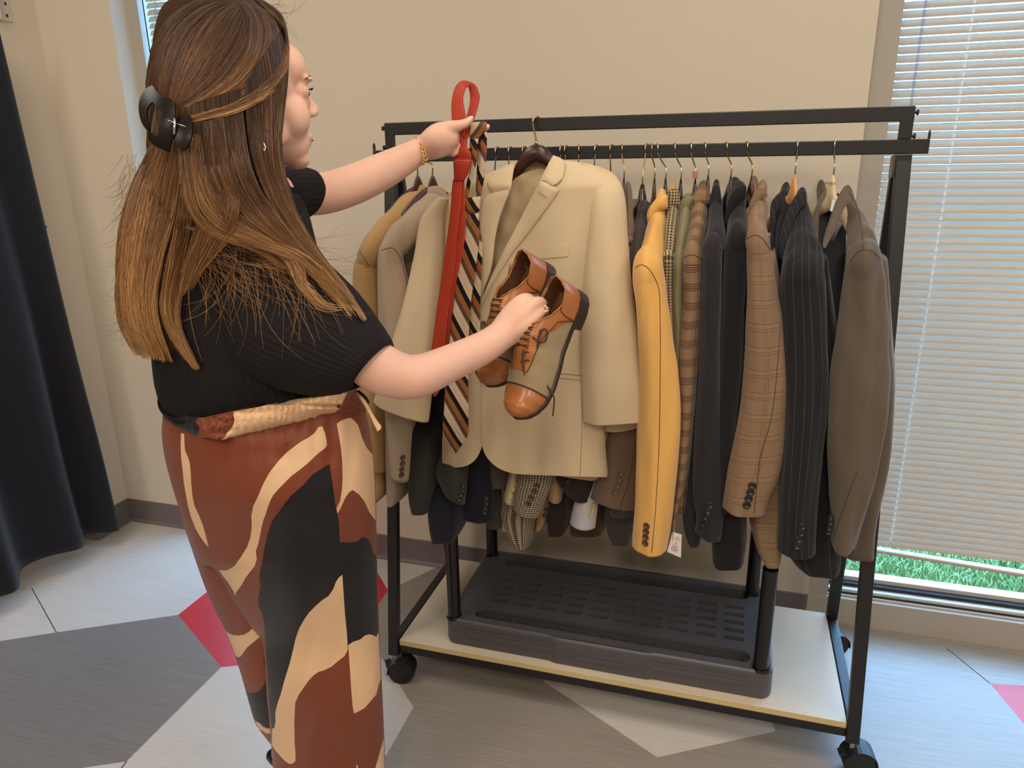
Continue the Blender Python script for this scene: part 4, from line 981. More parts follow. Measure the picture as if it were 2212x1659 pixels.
# sleeves
SY = .03
sr = [(388, 1292, 1338, SY, .020), (410, 1282, 1348, SY, .034), (450, 1277, 1354, SY-.004, .042), (520, 1272, 1357, SY-.008, .046), (600, 1266, 1363, SY-.012, .048), (680, 1258, 1374, SY-.016, .050), (760, 1256, 1387, SY-.018, .050), (840, 1257, 1397, SY-.02, .050), (890, 1258, 1401, SY-.02, .048)]
S3 = secs3(R3(sr[:3]), 'y') + secsN(R3(sr[3:]) + [(1259, 914, 1403, 909, SY-.02, .046)], 0, 0, .5)
loft('sleeve', S3, F_beige, jc, n=40, sub=6, p=2.3, disp=wr(.011, 12, 3, 31), cuff=.06)
sl_ = [(950, 425, 966, 430, SY, .018), (932, 446, 962, 448, SY, .03), (912, 480, 959, 482, SY, .036), (895, 560, 958, 555, SY-.01, .040), (880, 640, 955, 638, SY-.02, .042), (860, 710, 948, 712, SY-.03, .043), (836, 780, 936, 788, SY-.04, .043), (812, 845, 928, 870, SY-.05, .042), (806, 864, 924, 912, SY-.055, .040)]
loft('sleeve', secs3(sl_, 'y'), F_beige, jc, n=40, sub=6, p=2.3, disp=wr(.011, 14, 3, 37), cuff=.06)
lo_ = sm([(1262, 912), (1330, 910), (1401, 905), (1392, 918), (1366, 928), (1330, 934), (1296, 930), (1272, 922)], 3)
sheet('sleeve_lining', lo_, lambda x, y: atY(x, y, SY+.012), .002, F_lin, jc, grid=8)
# its hanger
hj = thing('coat_hanger', 'dark mahogany wooden hanger with brass hook holding the beige suit jacket', 'hanger', tuple(atY(1157, 255, yt-.02)))
hp = [atY(1170, 268, yt+.008)] + [atY(x, y, Y) for x, y, Y in ((1168, 258, yt), (1160, 252, yt-.010), (1153, 256, yt-.016), (1151, 266, yt-.024), (1153, 280, .17), (1157, 296, .11), (1158, 312, JY+.012))]
MB().tube(cr([tuple(p) for p in hp], 6), .0023, 8).tube([atY(1158, 303, JY+.014), atY(1158, 314, JY+.012)], .0035, 10).build('hook', M_hookg, hj, True)
hs = sm([(1104, 392), (1112, 362), (1124, 338), (1138, 320), (1156, 312), (1172, 316), (1184, 328), (1192, 344), (1196, 362), (1182, 360), (1158, 350), (1140, 358), (1122, 376)], 4)
sheet('arms', hs, lambda x, y: atY(x, y, JY+.004-.010*(1-math.exp(-edist(x, y, hs)/9))), .018, M_hb, hj, grid=8)
# ---------------- ties ----------------
F_red = fabric('tie_red_silk', C8(166, 38, 32), 'dots', C8(226, 150, 70), per=.0042, rough=.42, sheen=.05, weave=1800, var=.06)
F_str = fabric('tie_striped_silk', C8(20, 17, 20), 'tie', C8(206, 184, 152), C8(156, 98, 54), per=.088, rough=.4, sheen=.05, weave=1800)
def ribbon(name, rows, m, parent, th=.0022, sub=6, n=16, disp=None):
    return loft(name, secs3([r if len(r) > 5 else (*r[:5], th) for r in rows], 'y'), m, parent, n=n, sub=sub, p=2.6, disp=disp, flat=True)
TY = -.065
tr = thing('necktie', 'red dotted silk necktie held up by its loop in the left hand', 'tie', tuple(atY(1000, 260, TY)))
ribbon('loop', [(977, 300, 1006, 298, TY), (976, 262, 1007, 257, TY), (975, 225, 1004, 238, TY+.002), (980, 195, 1001, 211, TY+.006), (990, 179, 1006, 193, TY+.014), (1004, 174, 1011, 188, TY+.026), (1026, 182, 1013, 194, TY+.034),
    (1036, 206, 1015, 208, TY+.034), (1034, 225, 1014, 226, TY+.030), (1025, 258, 1006, 257, TY+.020), (1018, 285, 994, 285, TY+.010), (1008, 305, 988, 305, TY+.006)], F_red, tr, .0024)
ribbon('loop', [(977, 296, 1000, 292, TY), (976, 320, 1004, 318, TY), (978, 336, 1002, 336, TY+.002), (982, 350, 1000, 350, TY+.003)], F_red, tr, .003)
ribbon('loop', [(992, 292, 1012, 290, TY+.004), (993, 312, 1008, 312, TY), (990, 328, 1017, 330, TY-.006), (986, 348, 1019, 346, TY-.004)], F_red, tr, .003)
ribbon('knot', [(980, 346, 1020, 345, TY, .007), (980, 352, 1019, 351, TY-.002, .011), (981, 372, 1013, 370, TY-.002, .010), (981, 386, 1006, 385, TY-.001, .008), (982, 390, 1004, 389, TY, .006)], F_red, tr, sub=5, n=24)
ribbon('back_tail', [(995, 384, 1003, 384, TY+.004), (994, 420, 1004, 420, TY+.004), (992, 453, 1005, 453, TY+.004), (985, 518, 1004, 518, TY+.004), (975, 589, 991, 589, TY+.005), (965, 648, 981, 648, TY+.006), (958, 724, 973, 724, TY+.008), (946, 790, 962, 790, TY+.01), (936, 846, 949, 843, TY+.012), (938, 857, 942, 855, TY+.012)], F_red, tr, .0028)
ribbon('front_blade', [(981, 386, 1002, 386, TY), (977, 398, 1000, 396, TY-.002), (973, 453, 996, 453, TY-.003), (965, 518, 988, 518, TY-.004), (955, 589, 980, 589, TY-.004), (946, 648, 971, 648, TY-.004), (935, 730, 963, 730, TY-.004), (928, 780, 958, 780, TY-.002), (924, 812, 950, 806, TY)], F_red, tr, .003)
SY2 = -.052
ts = thing('necktie', 'brown, cream and black diagonally striped necktie draped over a finger', 'tie', tuple(atY(1035, 275, SY2)))
ribbon('loop', [(1014, 330, 1024, 320, SY2), (1015, 300, 1040, 300, SY2-.002), (1015, 272, 1052, 268, SY2-.006), (1018, 268, 1046, 266, SY2+.006), (1026, 285, 1050, 285, SY2+.022), (1030, 320, 1052, 318, SY2+.024), (1030, 360, 1049, 360, SY2+.018), (1028, 400, 1044, 398, SY2+.012), (1027, 432, 1037, 430, SY2+.006)], F_str, ts)
ribbon('loop', [(1015, 300, 1034, 300, SY2-.004), (1019, 330, 1030, 325, SY2-.004), (1022, 345, 1031, 340, SY2-.004), (1014, 370, 1026, 366, SY2), (1006, 405, 1016, 400, SY2+.004), (1002, 432, 1012, 428, SY2+.004)], F_str, ts)
ribbon('loop', [(1034, 285, 1052, 285, SY2+.004), (1038, 330, 1051, 330, SY2+.004), (1034, 370, 1046, 370, SY2+.002), (1030, 410, 1042, 408, SY2+.002), (1029, 432, 1037, 430, SY2+.002)], F_str, ts)
ribbon('knot', [(1003, 428, 1038, 424, SY2, .005), (1003, 436, 1038, 432, SY2, .009), (1005, 452, 1036, 452, SY2, .009), (1009, 462, 1033, 460, SY2, .005)], F_str, ts, n=24)
ribbon('back_tail', [(1020, 458, 1034, 458, SY2+.01), (1025, 540, 1042, 540, SY2+.012), (1024, 594, 1040, 594, SY2+.012), (1018, 648, 1038, 648, SY2+.012), (1013, 716, 1037, 716, SY2+.010), (1018, 780, 1042, 778, SY2+.006), (1026, 804, 1054, 800, SY2+.004), (1036, 822, 1048, 822, SY2+.004), (1042, 828, 1046, 828, SY2+.004)], F_str, ts, .0022)
ribbon('front_blade', [(1009, 455, 1033, 455, SY2), (1006, 480, 1035, 478, SY2-.004), (1004, 518, 1035, 518, SY2-.006), (988, 594, 1026, 594, SY2-.008), (981, 648, 1018, 648, SY2-.010), (973, 716, 1013, 716, SY2-.014), (967, 780, 1011, 780, SY2-.018), (962, 849, 1012, 849, SY2-.022), (958, 900, 1012, 900, SY2-.026), (957, 930, 1011, 938, SY2-.028), (970, 956, 1000, 958, SY2-.028), (984, 978, 986, 979, SY2-.028)], F_str, ts, .003, n=20)

# ---------------- shoes ----------------
M_lea = (lambda t: (t.col(t.mix(t.noise(18, detail=4), C8(140, 80, 40), C8(184, 118, 68))), t.bump(t.noise(350), .12, .0005), t.end(.28, 0, .5))[-1])(NT('leather_tan'))
M_can = fabric('shoe_canvas', C8(150, 130, 98), 'plain', weave=1600, var=.1); M_ins = mat('insole_leather', C8(112, 74, 46), .5, var=(60, .2)); M_sole = mat('sole_dark', C8(50, 36, 30), .45, bump=(800, .2)); M_lace = mat('lace_brown', C8(58, 40, 32), .7)
def ip(T, s):
    for (a, va), (b_, vb) in zip(T, T[1:]):
        if a <= s <= b_: k = (s-a)/(b_-a); k = k*k*(3-2*k)*.5+k*.5; return va+(vb-va)*k
    return T[-1][1]
Wt = [(0, .0), (.012, .014), (.035, .022), (.08, .029), (.16, .033), (.3, .032), (.45, .036), (.6, .045), (.72, .048), (.84, .045), (.92, .036), (.965, .025), (.99, .012), (1, 0)]
Ht = [(0, .060), (.08, .066), (.2, .068), (.33, .076), (.45, .080), (.55, .070), (.65, .057), (.8, .044), (.92, .036), (.97, .028), (.99, .018), (1, .010)]
def shoe(label, H, T, Uv, LEN, mirror=1):
    T = Vector(T).normalized(); Uv = Vector(Uv); Uv = (Uv-T*Uv.dot(T)).normalized(); Lt = T.cross(Uv)*mirror
    cw = lambda v: rt*v[0]+up*v[1]-fw*v[2]
    Tw, Uw, Lw = cw(T), cw(Uv), cw(Lt)
    r = thing('dress_shoe', label, 'shoe', tuple(H))
    def pt(s, y, z): 
        toe = .018*max(0, (s-.72)/.28)**2
        bend = -.008*sin(pi*min(1, s*1.0)) if False else 0
        y2 = y + .010*sin(pi*max(0, (s-.3))/.7)*.6
        return H + Tw*(s*LEN) + Lw*y2 + Uw*(z+toe+.026*max(0, 1-s/.42)**1.0*0)
    ns, nf = 90, 60
    def op(s):
        if s < .012 or s > .40: return -1
        return ip([(.012, 5), (.03, 34), (.08, 50), (.18, 54), (.28, 44), (.35, 26), (.40, 7)], s)
    V = []; UVs = []; idx = {}
    for i in range(ns+1):
        s = i/ns; w = ip(Wt, s); h = ip(Ht, s); o_ = op(s)
        for j in range(nf+1):
            f = pi*j/nf
            if o_ > 0:   # compress the rows so the rim is a clean line
                half = j <= nf//2; g = j/(nf/2) if half else (nf-j)/(nf/2); lim = radians(90-o_); ff = lim*g if g < .999 else lim
                f = ff if half else pi-ff
            c, s_ = cos(f), sin(f)
            V.append(pt(s, w*math.copysign(abs(c)**.8, c), .002+h*s_**.85 + (.012*max(0, 1-s/.12) if s_ > .5 else 0)*0)); UVs.append((s*LEN, f*.05))
    Fc = []; mi = []
    for i in range(ns):
        s = (i+.5)/ns
        for j in range(nf):
            if op(s) > 0 and j in (nf//2-1, nf//2) and False: continue
            f = (j+.5)/nf; e = min(f, 1-f)*2   # 0 at sole, 1 on top
            if op(s) > 0 and (j == nf//2-1 or j == nf//2):
                # open throat: skip the bridging strip between both rims
                pass
            a = i*(nf+1)+j; q = (a, a+1, a+nf+2, a+nf+1)
            if s > .80: k = 0
            elif s < .24: k = 0
            else:
                line = .30 + .62*max(0, (s-.30)/.5)**1.1 if s > .30 else .30*(s-.24)/.06
                k = 0 if (e > line or s < .24) and s < .70 else 1
                if s < .30 and e > (s-.24)/.06*.3: k = 0
            Fc.append(q); mi.append(k)
    # split rim: rows at nf/2 share an angle only where open; shift second copy
    Vn = list(V); remap = {}
    keepF = []; keepM = []
    for q, k in zip(Fc, mi):
        i = q[0]//(nf+1); j = q[0] % (nf+1); s = (i+.5)/ns
        if op(s) > 0 and j == nf//2-1: pass
        if op(s) > 0 and j == nf//2-1:   # last strip before top: between g=(nf/2-1) and rim — keep
            keepF.append(q); keepM.append(k); continue
        keepF.append(q); keepM.append(k)
    # vertices in column nf//2 belong to the right rim; make left-rim twins for open rows
    mid = nf//2
    for i in range(ns+1):
        s = i/ns
        if op(s) > 0:
            w = ip(Wt, s); h = ip(Ht, s); f = pi-radians(90-op(s)); remap[i*(nf+1)+mid] = len(Vn)
            Vn.append(pt(s, w*math.copysign(abs(cos(f))**.8, cos(f)), .002+h*sin(f)**.85)); UVs.append((s*LEN, f*.05))
    out = []
    for q in keepF:
        j = q[0] % (nf+1)
        out.append(tuple(remap.get(v, v) for v in q) if j == mid else q)
    if mirror > 0: out = [q[::-1] for q in out]
    u = mk('upper', Vn, out, None, r, True, UVs)
    for m in (M_lea, M_can, M_ins): u.data.materials.append(m)
    u.data.polygons.foreach_set('material_index', keepM)
    sd = u.modifiers.new('s', 'SOLIDIFY'); sd.thickness = .003; sd.offset = -1; sd.material_offset = 2; sd.use_rim = True
    # insole
    q = []; N_ = 40
    for i in range(N_+1): s = .01+.8*i/N_; q.append(pt(s, ip(Wt, s)*.9, .006))
    for i in range(N_, -1, -1): s = .01+.8*i/N_; q.append(pt(s, -ip(Wt, s)*.9, .006))
    MB().poly(q, -Uw*.004).build('insole', M_ins, r)
    def outline(s0, s1, off, z, N_=60):
        o = []
        for sg in (1, -1):
            for i in range(N_+1):
                t_ = i/N_; s = s0+(s1-s0)*(t_ if sg > 0 else 1-t_); e = 0
                w = ip(Wt, s); ds = -.012*max(0, 1-s/.03) + .012*max(0, 1-(1-s)/.03) 
                o.append(pt(s+ds*.6, sg*(w+off*min(1, w/.01)), z))
        return o
    MB().poly(outline(0, 1, .004, .003), -Uw*.007).build('sole', M_sole, r)
    MB().poly(outline(0, .27, .0035, -.0038), -Uw*.020).build('heel', M_sole, r)
    # seams
    def surfp(s, f, off=.0012):
        w = ip(Wt, s); h = ip(Ht, s); c, s_ = cos(f), sin(f); return pt(s, (w+off)*math.copysign(abs(c)**.8, c), .002+(h+off)*s_**.85)
    def cord(P, rr=.0008, nm='seam', m=None): MB().tube([surfp(*p) for p in P], rr, 6).build(nm, m or M_lace, r, True)
    cord([(.80-.015*sin(f), f) for f in [pi*i/30 for i in range(31)]]); cord([(.806-.015*sin(f), f) for f in [pi*i/30 for i in range(31)]], .0006)
    for sg in (0, 1):
        def ln(s, e): f = e*pi/2; return (s, pi-f if sg else f)
        cord([ln(s, .30+.62*max(0, (s-.30)/.5)**1.1) for s in [.30+.40*i/20 for i in range(21)]])
        cord([ln(.24+.06*k, .0+.3*k) for k in [i/6 for i in range(7)]])
        cord([ln(s, e) for s, e in [(.24, .03), (.245, .2), (.23, .36), (.17, .44), (.14, .50), (.12, .58)]] if True else [])
        MB().tube([surfp(s, (pi-radians(90-op(s))) if sg else radians(90-op(s)), .001) for s in [.02+.37*i/24 for i in range(25)]], .0015, 6).build('topline', M_lea, r, True)
    for i, s in enumerate((.42, .46, .50, .54)):
        for sg in (-1, 1):
            cord([(s+.02*sg*(t_-.5), pi/2+.30*(t_-.5)*2) for t_ in [k/6 for k in range(7)]], .0012, 'lace')
    return r, surfp, Tw, Uw, Lw
UH = (-.60, .36, .73)
shA = shoe('tan leather and canvas dress shoe hanging nearest the hand, laces dangling', atD(1240, 622, 1.405), (-.36, -.915, .10), UH, .278)
shB = shoe('tan leather and canvas dress shoe partly hidden behind the hand and other shoe', atD(1170, 563, 1.47), (-.34, -.93, .06), (-.62, .34, .70), .278, -1)
for nm, P in (('lace', [(1168, 712), (1164, 735), (1160, 760), (1168, 800), (1180, 830), (1196, 856), (1196, 880), (1194, 899)]), ('lace', [(1130, 755), (1128, 780), (1134, 810), (1142, 845), (1154, 866)]),
              ('lace', [(1160, 760), (1162, 735), (1172, 712), (1182, 716), (1178, 736), (1164, 738), (1150, 728)]), ('lace', [(1128, 765), (1140, 760), (1152, 772)]), ('lace', [(1124, 782), (1140, 778), (1154, 786)])):
    MB().tube([atD(x, y, 1.325+.03*((y-712)/180)) for x, y in sm(P, 5, False)], .0017, 6).build(nm, M_lace, shA[0], True)
lb = MB().poly([atD(x, y, 1.452) for x, y in ((1144, 619), (1159, 626), (1152, 643), (1138, 640))], fw*.001).build('insole_label', M_gask, shB[0])
text('CO', 'label_text', .010, frameM(atD(1151, 632, 1.4505), rt*.4-up*.9, rt*.9+up*.4), M_cord, shB[0])

# ---------------- person ----------------
t = NT('skin'); t.col(t.mix(t.noise(22), C8(222, 174, 151), C8(232, 188, 166))); t.bump(t.noise(300), .06, .0004)
t.b.inputs['Subsurface Weight'].default_value = .12; t.b.inputs['Subsurface Radius'].default_value = (1, .35, .2); t.b.inputs['Subsurface Scale'].default_value = .01
M_skin = t.end(.5, 0, .35)
def pc(P): return [atD(x, y, D) for x, y, D, r_ in P], [r_*D/F for x, y, D, r_ in P]
def chain(mb, P, n=16, sub=4):
    Q = cr([(*atD(x, y, D), r_*D/F) for x, y, D, r_ in P], sub); mb.tube([q[:3] for q in Q], [q[3] for q in Q], n)
    for q in (Q[0], Q[-1]): mb.ball(q[:3], q[3], sub=2)
B = MB()
# torso, hips, legs (mostly under clothes)
chain(B, [(560, 420, 1.30, 50), (560, 500, 1.30, 80), (560, 620, 1.30, 105), (555, 740, 1.31, 118), (560, 850, 1.33, 125), (580, 950, 1.36, 160), (590, 1040, 1.39, 120)], 24)
chain(B, [(650, 1000, 1.38, 110), (690, 1250, 1.46, 75), (705, 1450, 1.54, 55), (712, 1640, 1.63, 38), (716, 1700, 1.665, 32)])
chain(B, [(540, 1000, 1.40, 90), (562, 1250, 1.52, 48), (596, 1450, 1.62, 36), (612, 1600, 1.70, 26), (612, 1625, 1.71, 26)])
# neck
chain(B, [(540, 250, 1.16, 60), (545, 340, 1.19, 58), (548, 420, 1.24, 66)])
# head in its own frame
HC = atD(541, 200, 1.14); fx = (rt*.80+fw*.60); fx.z = -.02; fx.normalize(); uz = Vector((-.0, 0, 1)); uz = (uz-fx*uz.dot(fx)).normalized(); ly_ = uz.cross(fx)
HM = Matrix(((fx.x, ly_.x, uz.x, HC.x), (fx.y, ly_.y, uz.y, HC.y), (fx.z, ly_.z, uz.z, HC.z), (0, 0, 0, 1)))
def hb_(c, r_, sub=3, rot=None): B.ball((0, 0, 0), (1, 1, 1), rot=Matrix.Identity(4), sub=1) if False else bmesh.ops.create_icosphere(B.b, subdivisions=sub, radius=1, matrix=HM @ Matrix.Translation(c) @ (rot or Matrix.Identity(4)) @ Matrix.Diagonal((*(r_ if isinstance(r_, tuple) else (r_,)*3), 1)))
hb_((-.015, 0, .022), (.092, .073, .086)); hb_((.026, 0, -.036), (.064, .056, .068)); hb_((.050, 0, -.074), (.038, .038, .036)); hb_((.066, 0, -.100), (.022, .024, .017)); hb_((.066, 0, -.010), (.026, .040, .030))
hb_((.048, 0, .038), (.042, .058, .042)); 
for s in (-1, 1):
    hb_((.048, s*.030, -.036), (.034, .031, .036)); hb_((-.005, s*.066, -.015), (.018, .010, .030)); hb_((.0, s*.050, -.06), (.04, .012, .03)); hb_((.094, s*.009, -.027), (.010, .008, .007)); hb_((.080, s*.030, .022), (.012, .018, .005))
    hb_((.070, s*.031, .004), (.014, .015, .013))
def ht(P, r_): B.tube([HM @ Vector(p) for p in P], r_, 12); B.ball(HM @ Vector(P[-1]), r_[-1] if isinstance(r_, list) else r_, sub=2)
ht([(.080, 0, .016), (.089, 0, -.004), (.099, 0, -.018), (.101, 0, -.023)], [.009, .009, .010, .010])
ht([(.080, -.020, -.066), (.090, -.008, -.063), (.090, .008, -.063), (.080, .020, -.066)], [.003, .0055, .0055, .003])
ht([(.078, -.018, -.073), (.087, -.007, -.075), (.087, .007, -.075), (.078, .018, -.073)], [.003, .006, .006, .003])
# far (left) arm and hand
chain(B, [(600, 430, 1.36, 60), (645, 418, 1.40, 50), (700, 418, 1.44, 44), (765, 398, 1.48, 42), (830, 368, 1.52, 38), (880, 341, 1.545, 31), (912, 322, 1.56, 26), (930, 314, 1.565, 27)], 24)
DT = (atY(1000, 280, TY)-CP).dot(fw)
h1, h2 = DT-.012, DT+.022
chain(B, [(918, 319, 1.56, 26), (945, 302, DT-.004, 33), (962, 296, DT, 33)], 24)
chain(B, [(925, 326, 1.565, 20), (950, 320, DT, 21), (968, 315, DT+.008, 18)]); 
chain(B, [(940, 296, DT-.008, 22), (960, 283, DT-.013, 20), (976, 275, h1-.006, 15), (993, 271, h1-.008, 11.5), (1006, 266, h1-.006, 10), (1017, 257, h1-.004, 7.5), (1020, 253, h1-.004, 5)])
chain(B, [(960, 290, DT+.006, 18), (985, 290, h2, 12), (1012, 286, h2+.004, 9.5), (1034, 281, h2+.002, 8.5), (1050, 276, h2-.006, 7.5), (1055, 274, h2-.008, 5.5)])
chain(B, [(960, 306, DT+.01, 16), (984, 306, h2+.004, 11), (1000, 304, h2+.002, 9), (1002, 314, h2-.006, 8), (992, 322, h2-.006, 8)])
chain(B, [(958, 318, DT+.01, 14), (978, 320, h2+.002, 10), (990, 320, h2, 8.5), (988, 328, h2-.006, 7.5), (982, 330, h2-.008, 7)])
chain(B, [(952, 326, DT+.008, 12), (968, 328, h2-.002, 9), (980, 332, h2, 7.5), (980, 334, h2-.006, 6.5)])
# near (right) arm and hand
chain(B, [(610, 570, 1.24, 60), (650, 610, 1.20, 58), (730, 700, 1.18, 58), (800, 782, 1.18, 57), (862, 812, 1.20, 51), (905, 812, 1.22, 47), (960, 790, 1.26, 41), (1040, 753, 1.32, 36), (1078, 728, 1.345, 33), (1098, 712, 1.355, 34)], 28)
KN = {'i': [(1090, 706, 1.355, 28), (1106, 676, 1.352, 22), (1126, 652, 1.352, 17), (1140, 645, 1.366, 12.5), (1146, 652, 1.395, 11), (1144, 668, 1.41, 9)],
      'm': [(1095, 712, 1.352, 28), (1124, 686, 1.345, 22), (1148, 660, 1.346, 16), (1166, 653, 1.362, 13), (1172, 662, 1.388, 11.5), (1164, 680, 1.40, 9.5)],
      'r': [(1098, 718, 1.352, 26), (1130, 704, 1.345, 21), (1157, 682, 1.350, 16), (1172, 672, 1.366, 12), (1175, 684, 1.388, 11), (1166, 698, 1.40, 9)],
      'p': [(1098, 724, 1.358, 24), (1130, 720, 1.356, 19), (1156, 704, 1.360, 15), (1168, 697, 1.374, 11), (1170, 708, 1.39, 9.5), (1160, 716, 1.40, 8)]}
for k in KN: chain(B, KN[k])
chain(B, [(1092, 712, 1.37, 22), (1090, 690, 1.38, 16), (1096, 674, 1.40, 12), (1112, 664, 1.41, 10.5), (1128, 662, 1.415, 9)])
person = B.build('person', M_skin, None, True)
tag(person, 'woman with long brown hair in black top and patterned trousers, holding two ties and shoes', 'person')
rm = person.modifiers.new('r', 'REMESH'); rm.mode = 'VOXEL'; rm.voxel_size = .0030; rm.use_smooth_shade = True
smo = person.modifiers.new('s', 'SMOOTH'); smo.iterations = 11; smo.factor = .5
# nails, eyes
M_nail = mat('nail', C8(238, 196, 178), .2); M_eye = mat('eye_white', C8(236, 230, 224), .2); M_iris = mat('iris', C8(70, 60, 50), .2)
for x, y, D, rx, ry, a in ((1015, 257, h1-.0105, 6.0, 9, -35), (1051, 273, h2-.012, 6, 8.5, -70)):
    c = atD(x, y, D); k = D/F; xa = rt*cos(radians(a))+up*sin(radians(a))*-1; M = Matrix.Translation(c)
    ax = (rt*sin(radians(-a))+up*cos(radians(-a))); ay = ax.cross(fw)
    R_ = Matrix(((ay.x, ax.x, fw.x, 0), (ay.y, ax.y, fw.y, 0), (ay.z, ax.z, fw.z, 0), (0, 0, 0, 1)))
    MB().ball(c, (rx*k*.8, ry*k*.85, .0022), rot=R_, sub=3).build('fingernail', M_nail, person, True)
for s in (-1, 1):
    e = MB(); bmesh.ops.create_icosphere(e.b, subdivisions=3, radius=.0118, matrix=HM @ Matrix.Translation((.0715, s*.031, .003))); eo = e.build('eye', M_eye, person, True)
    e = MB(); bmesh.ops.create_icosphere(e.b, subdivisions=3, radius=.0056, matrix=HM @ Matrix.Translation((.0795, s*.031, .001))); e.build('iris', M_iris, eo, True)
    e = MB(); e.tube([HM @ Vector(p) for p in ((.086, s*.014, .024), (.088, s*.024, .027), (.084, s*.038, .026), (.072, s*.05, .020))], [.0015, .0022, .002, .001], 8); e.build('eyebrow', mat('brow', C8(104, 78, 56), .8), person, True)
    e = MB(); e.tube([HM @ Vector(p) for p in ((.085, s*.021, .007), (.0905, s*.031, .009), (.083, s*.043, .005))], [.0008, .0014, .0009], 6); e.build('eyelashes', M_gask, person, True)
e = MB(); e.tube([HM @ Vector(p) for p in ((.0905, -.016, -.069), (.0955, 0, -.069), (.0905, .016, -.069))], [.001, .0022, .001], 8); e.build('lips', mat('lips', C8(196, 112, 104), .4), person, True)

# ---- trousers ----
T_r = fabric('satin_rust', C8(124, 62, 40), 'plain', rough=.45, sheen=.1, var=.05); T_c = fabric('satin_cream', C8(228, 190, 150), 'plain', rough=.45, sheen=.1, var=.04); T_k = fabric('satin_black', C8(25, 22, 27), 'plain', rough=.5, sheen=.1, var=.06)
def a4(P): return [(330+x/3.686, 800+y/3.686) for x, y in P]
def a5(P): return [(330+x/3.614, 1200+y/3.614) for x, y in P]
def extent(P, y):
    xs = []
    for i in range(len(P)):
        (x0, y0), (x1, y1) = P[i], P[(i+1) % len(P)]
        if (y0 <= y < y1) or (y1 <= y < y0): xs.append(x0+(x1-x0)*(y-y0)/(y1-y0))
    return (min(xs), max(xs)) if len(xs) > 1 else None
def pillow(name, P, Dc, thf, mats, parent, polys, pmi, grid, wrf=None, pw=2.2, thb=None):
    ys_ = [p[1] for p in P]; y0, y1 = min(ys_), max(ys_); tab = {}
    for k in range(int(y0)-1, int(y1)+2):
        tab[k] = extent(P, min(max(k+.37, y0+.5), y1-.5))
    def fn(sign):
        def f(x, y):
            a = None; k_ = 0
            while a is None: a = tab.get(int(y)-k_) or tab.get(int(y)+k_); k_ += 1
            L, R_ = a
            s = (x-(L+R_)/2)/max(1, (R_-L)/2); s = max(-1, min(1, s)); e = (1-abs(s)**pw)**(1/pw)
            t_ = (thf(y) if sign < 0 else (thb or thf)(y))
            return atD(x, y, Dc(y) + sign*t_*e + ((wrf(x, y, s)*e) if wrf and sign < 0 else 0))
        return f
    return sheet(name, P, fn(-1), 0, mats, parent, polys, pmi, grid, back=fn(1))
near = sm([(352, 900), (349, 935), (355, 985), (366, 1030), (380, 1078), (396, 1130), (414, 1180), (432, 1216)], 3, False)[:-1] + sm([(437, 1222), (458, 1226), (475, 1245), (497, 1285), (520, 1322), (545, 1358), (566, 1386), (572, 1430), (576, 1500), (583, 1570), (588, 1640), (594, 1700), (600, 1716)], 3, False)[:-1] + \
    [(602, 1722), (720, 1730), (834, 1718)] + sm([(833, 1700), (830, 1590), (824, 1450), (818, 1330), (814, 1180), (812, 1080), (808, 1000), (800, 940), (790, 890), (775, 862)], 3, False)[:-1] + [(774, 856), (700, 870), (600, 885), (480, 900), (400, 890)]
far_ = sm([(380, 1060), (392, 1120), (412, 1180), (436, 1250), (460, 1310), (486, 1362), (505, 1410), (522, 1462), (538, 1520), (551, 1562), (572, 1592), (588, 1612)], 3, False) + [(594, 1622), (640, 1630)] + sm([(650, 1600), (640, 1450), (610, 1300), (560, 1160), (520, 1060)], 3, False)
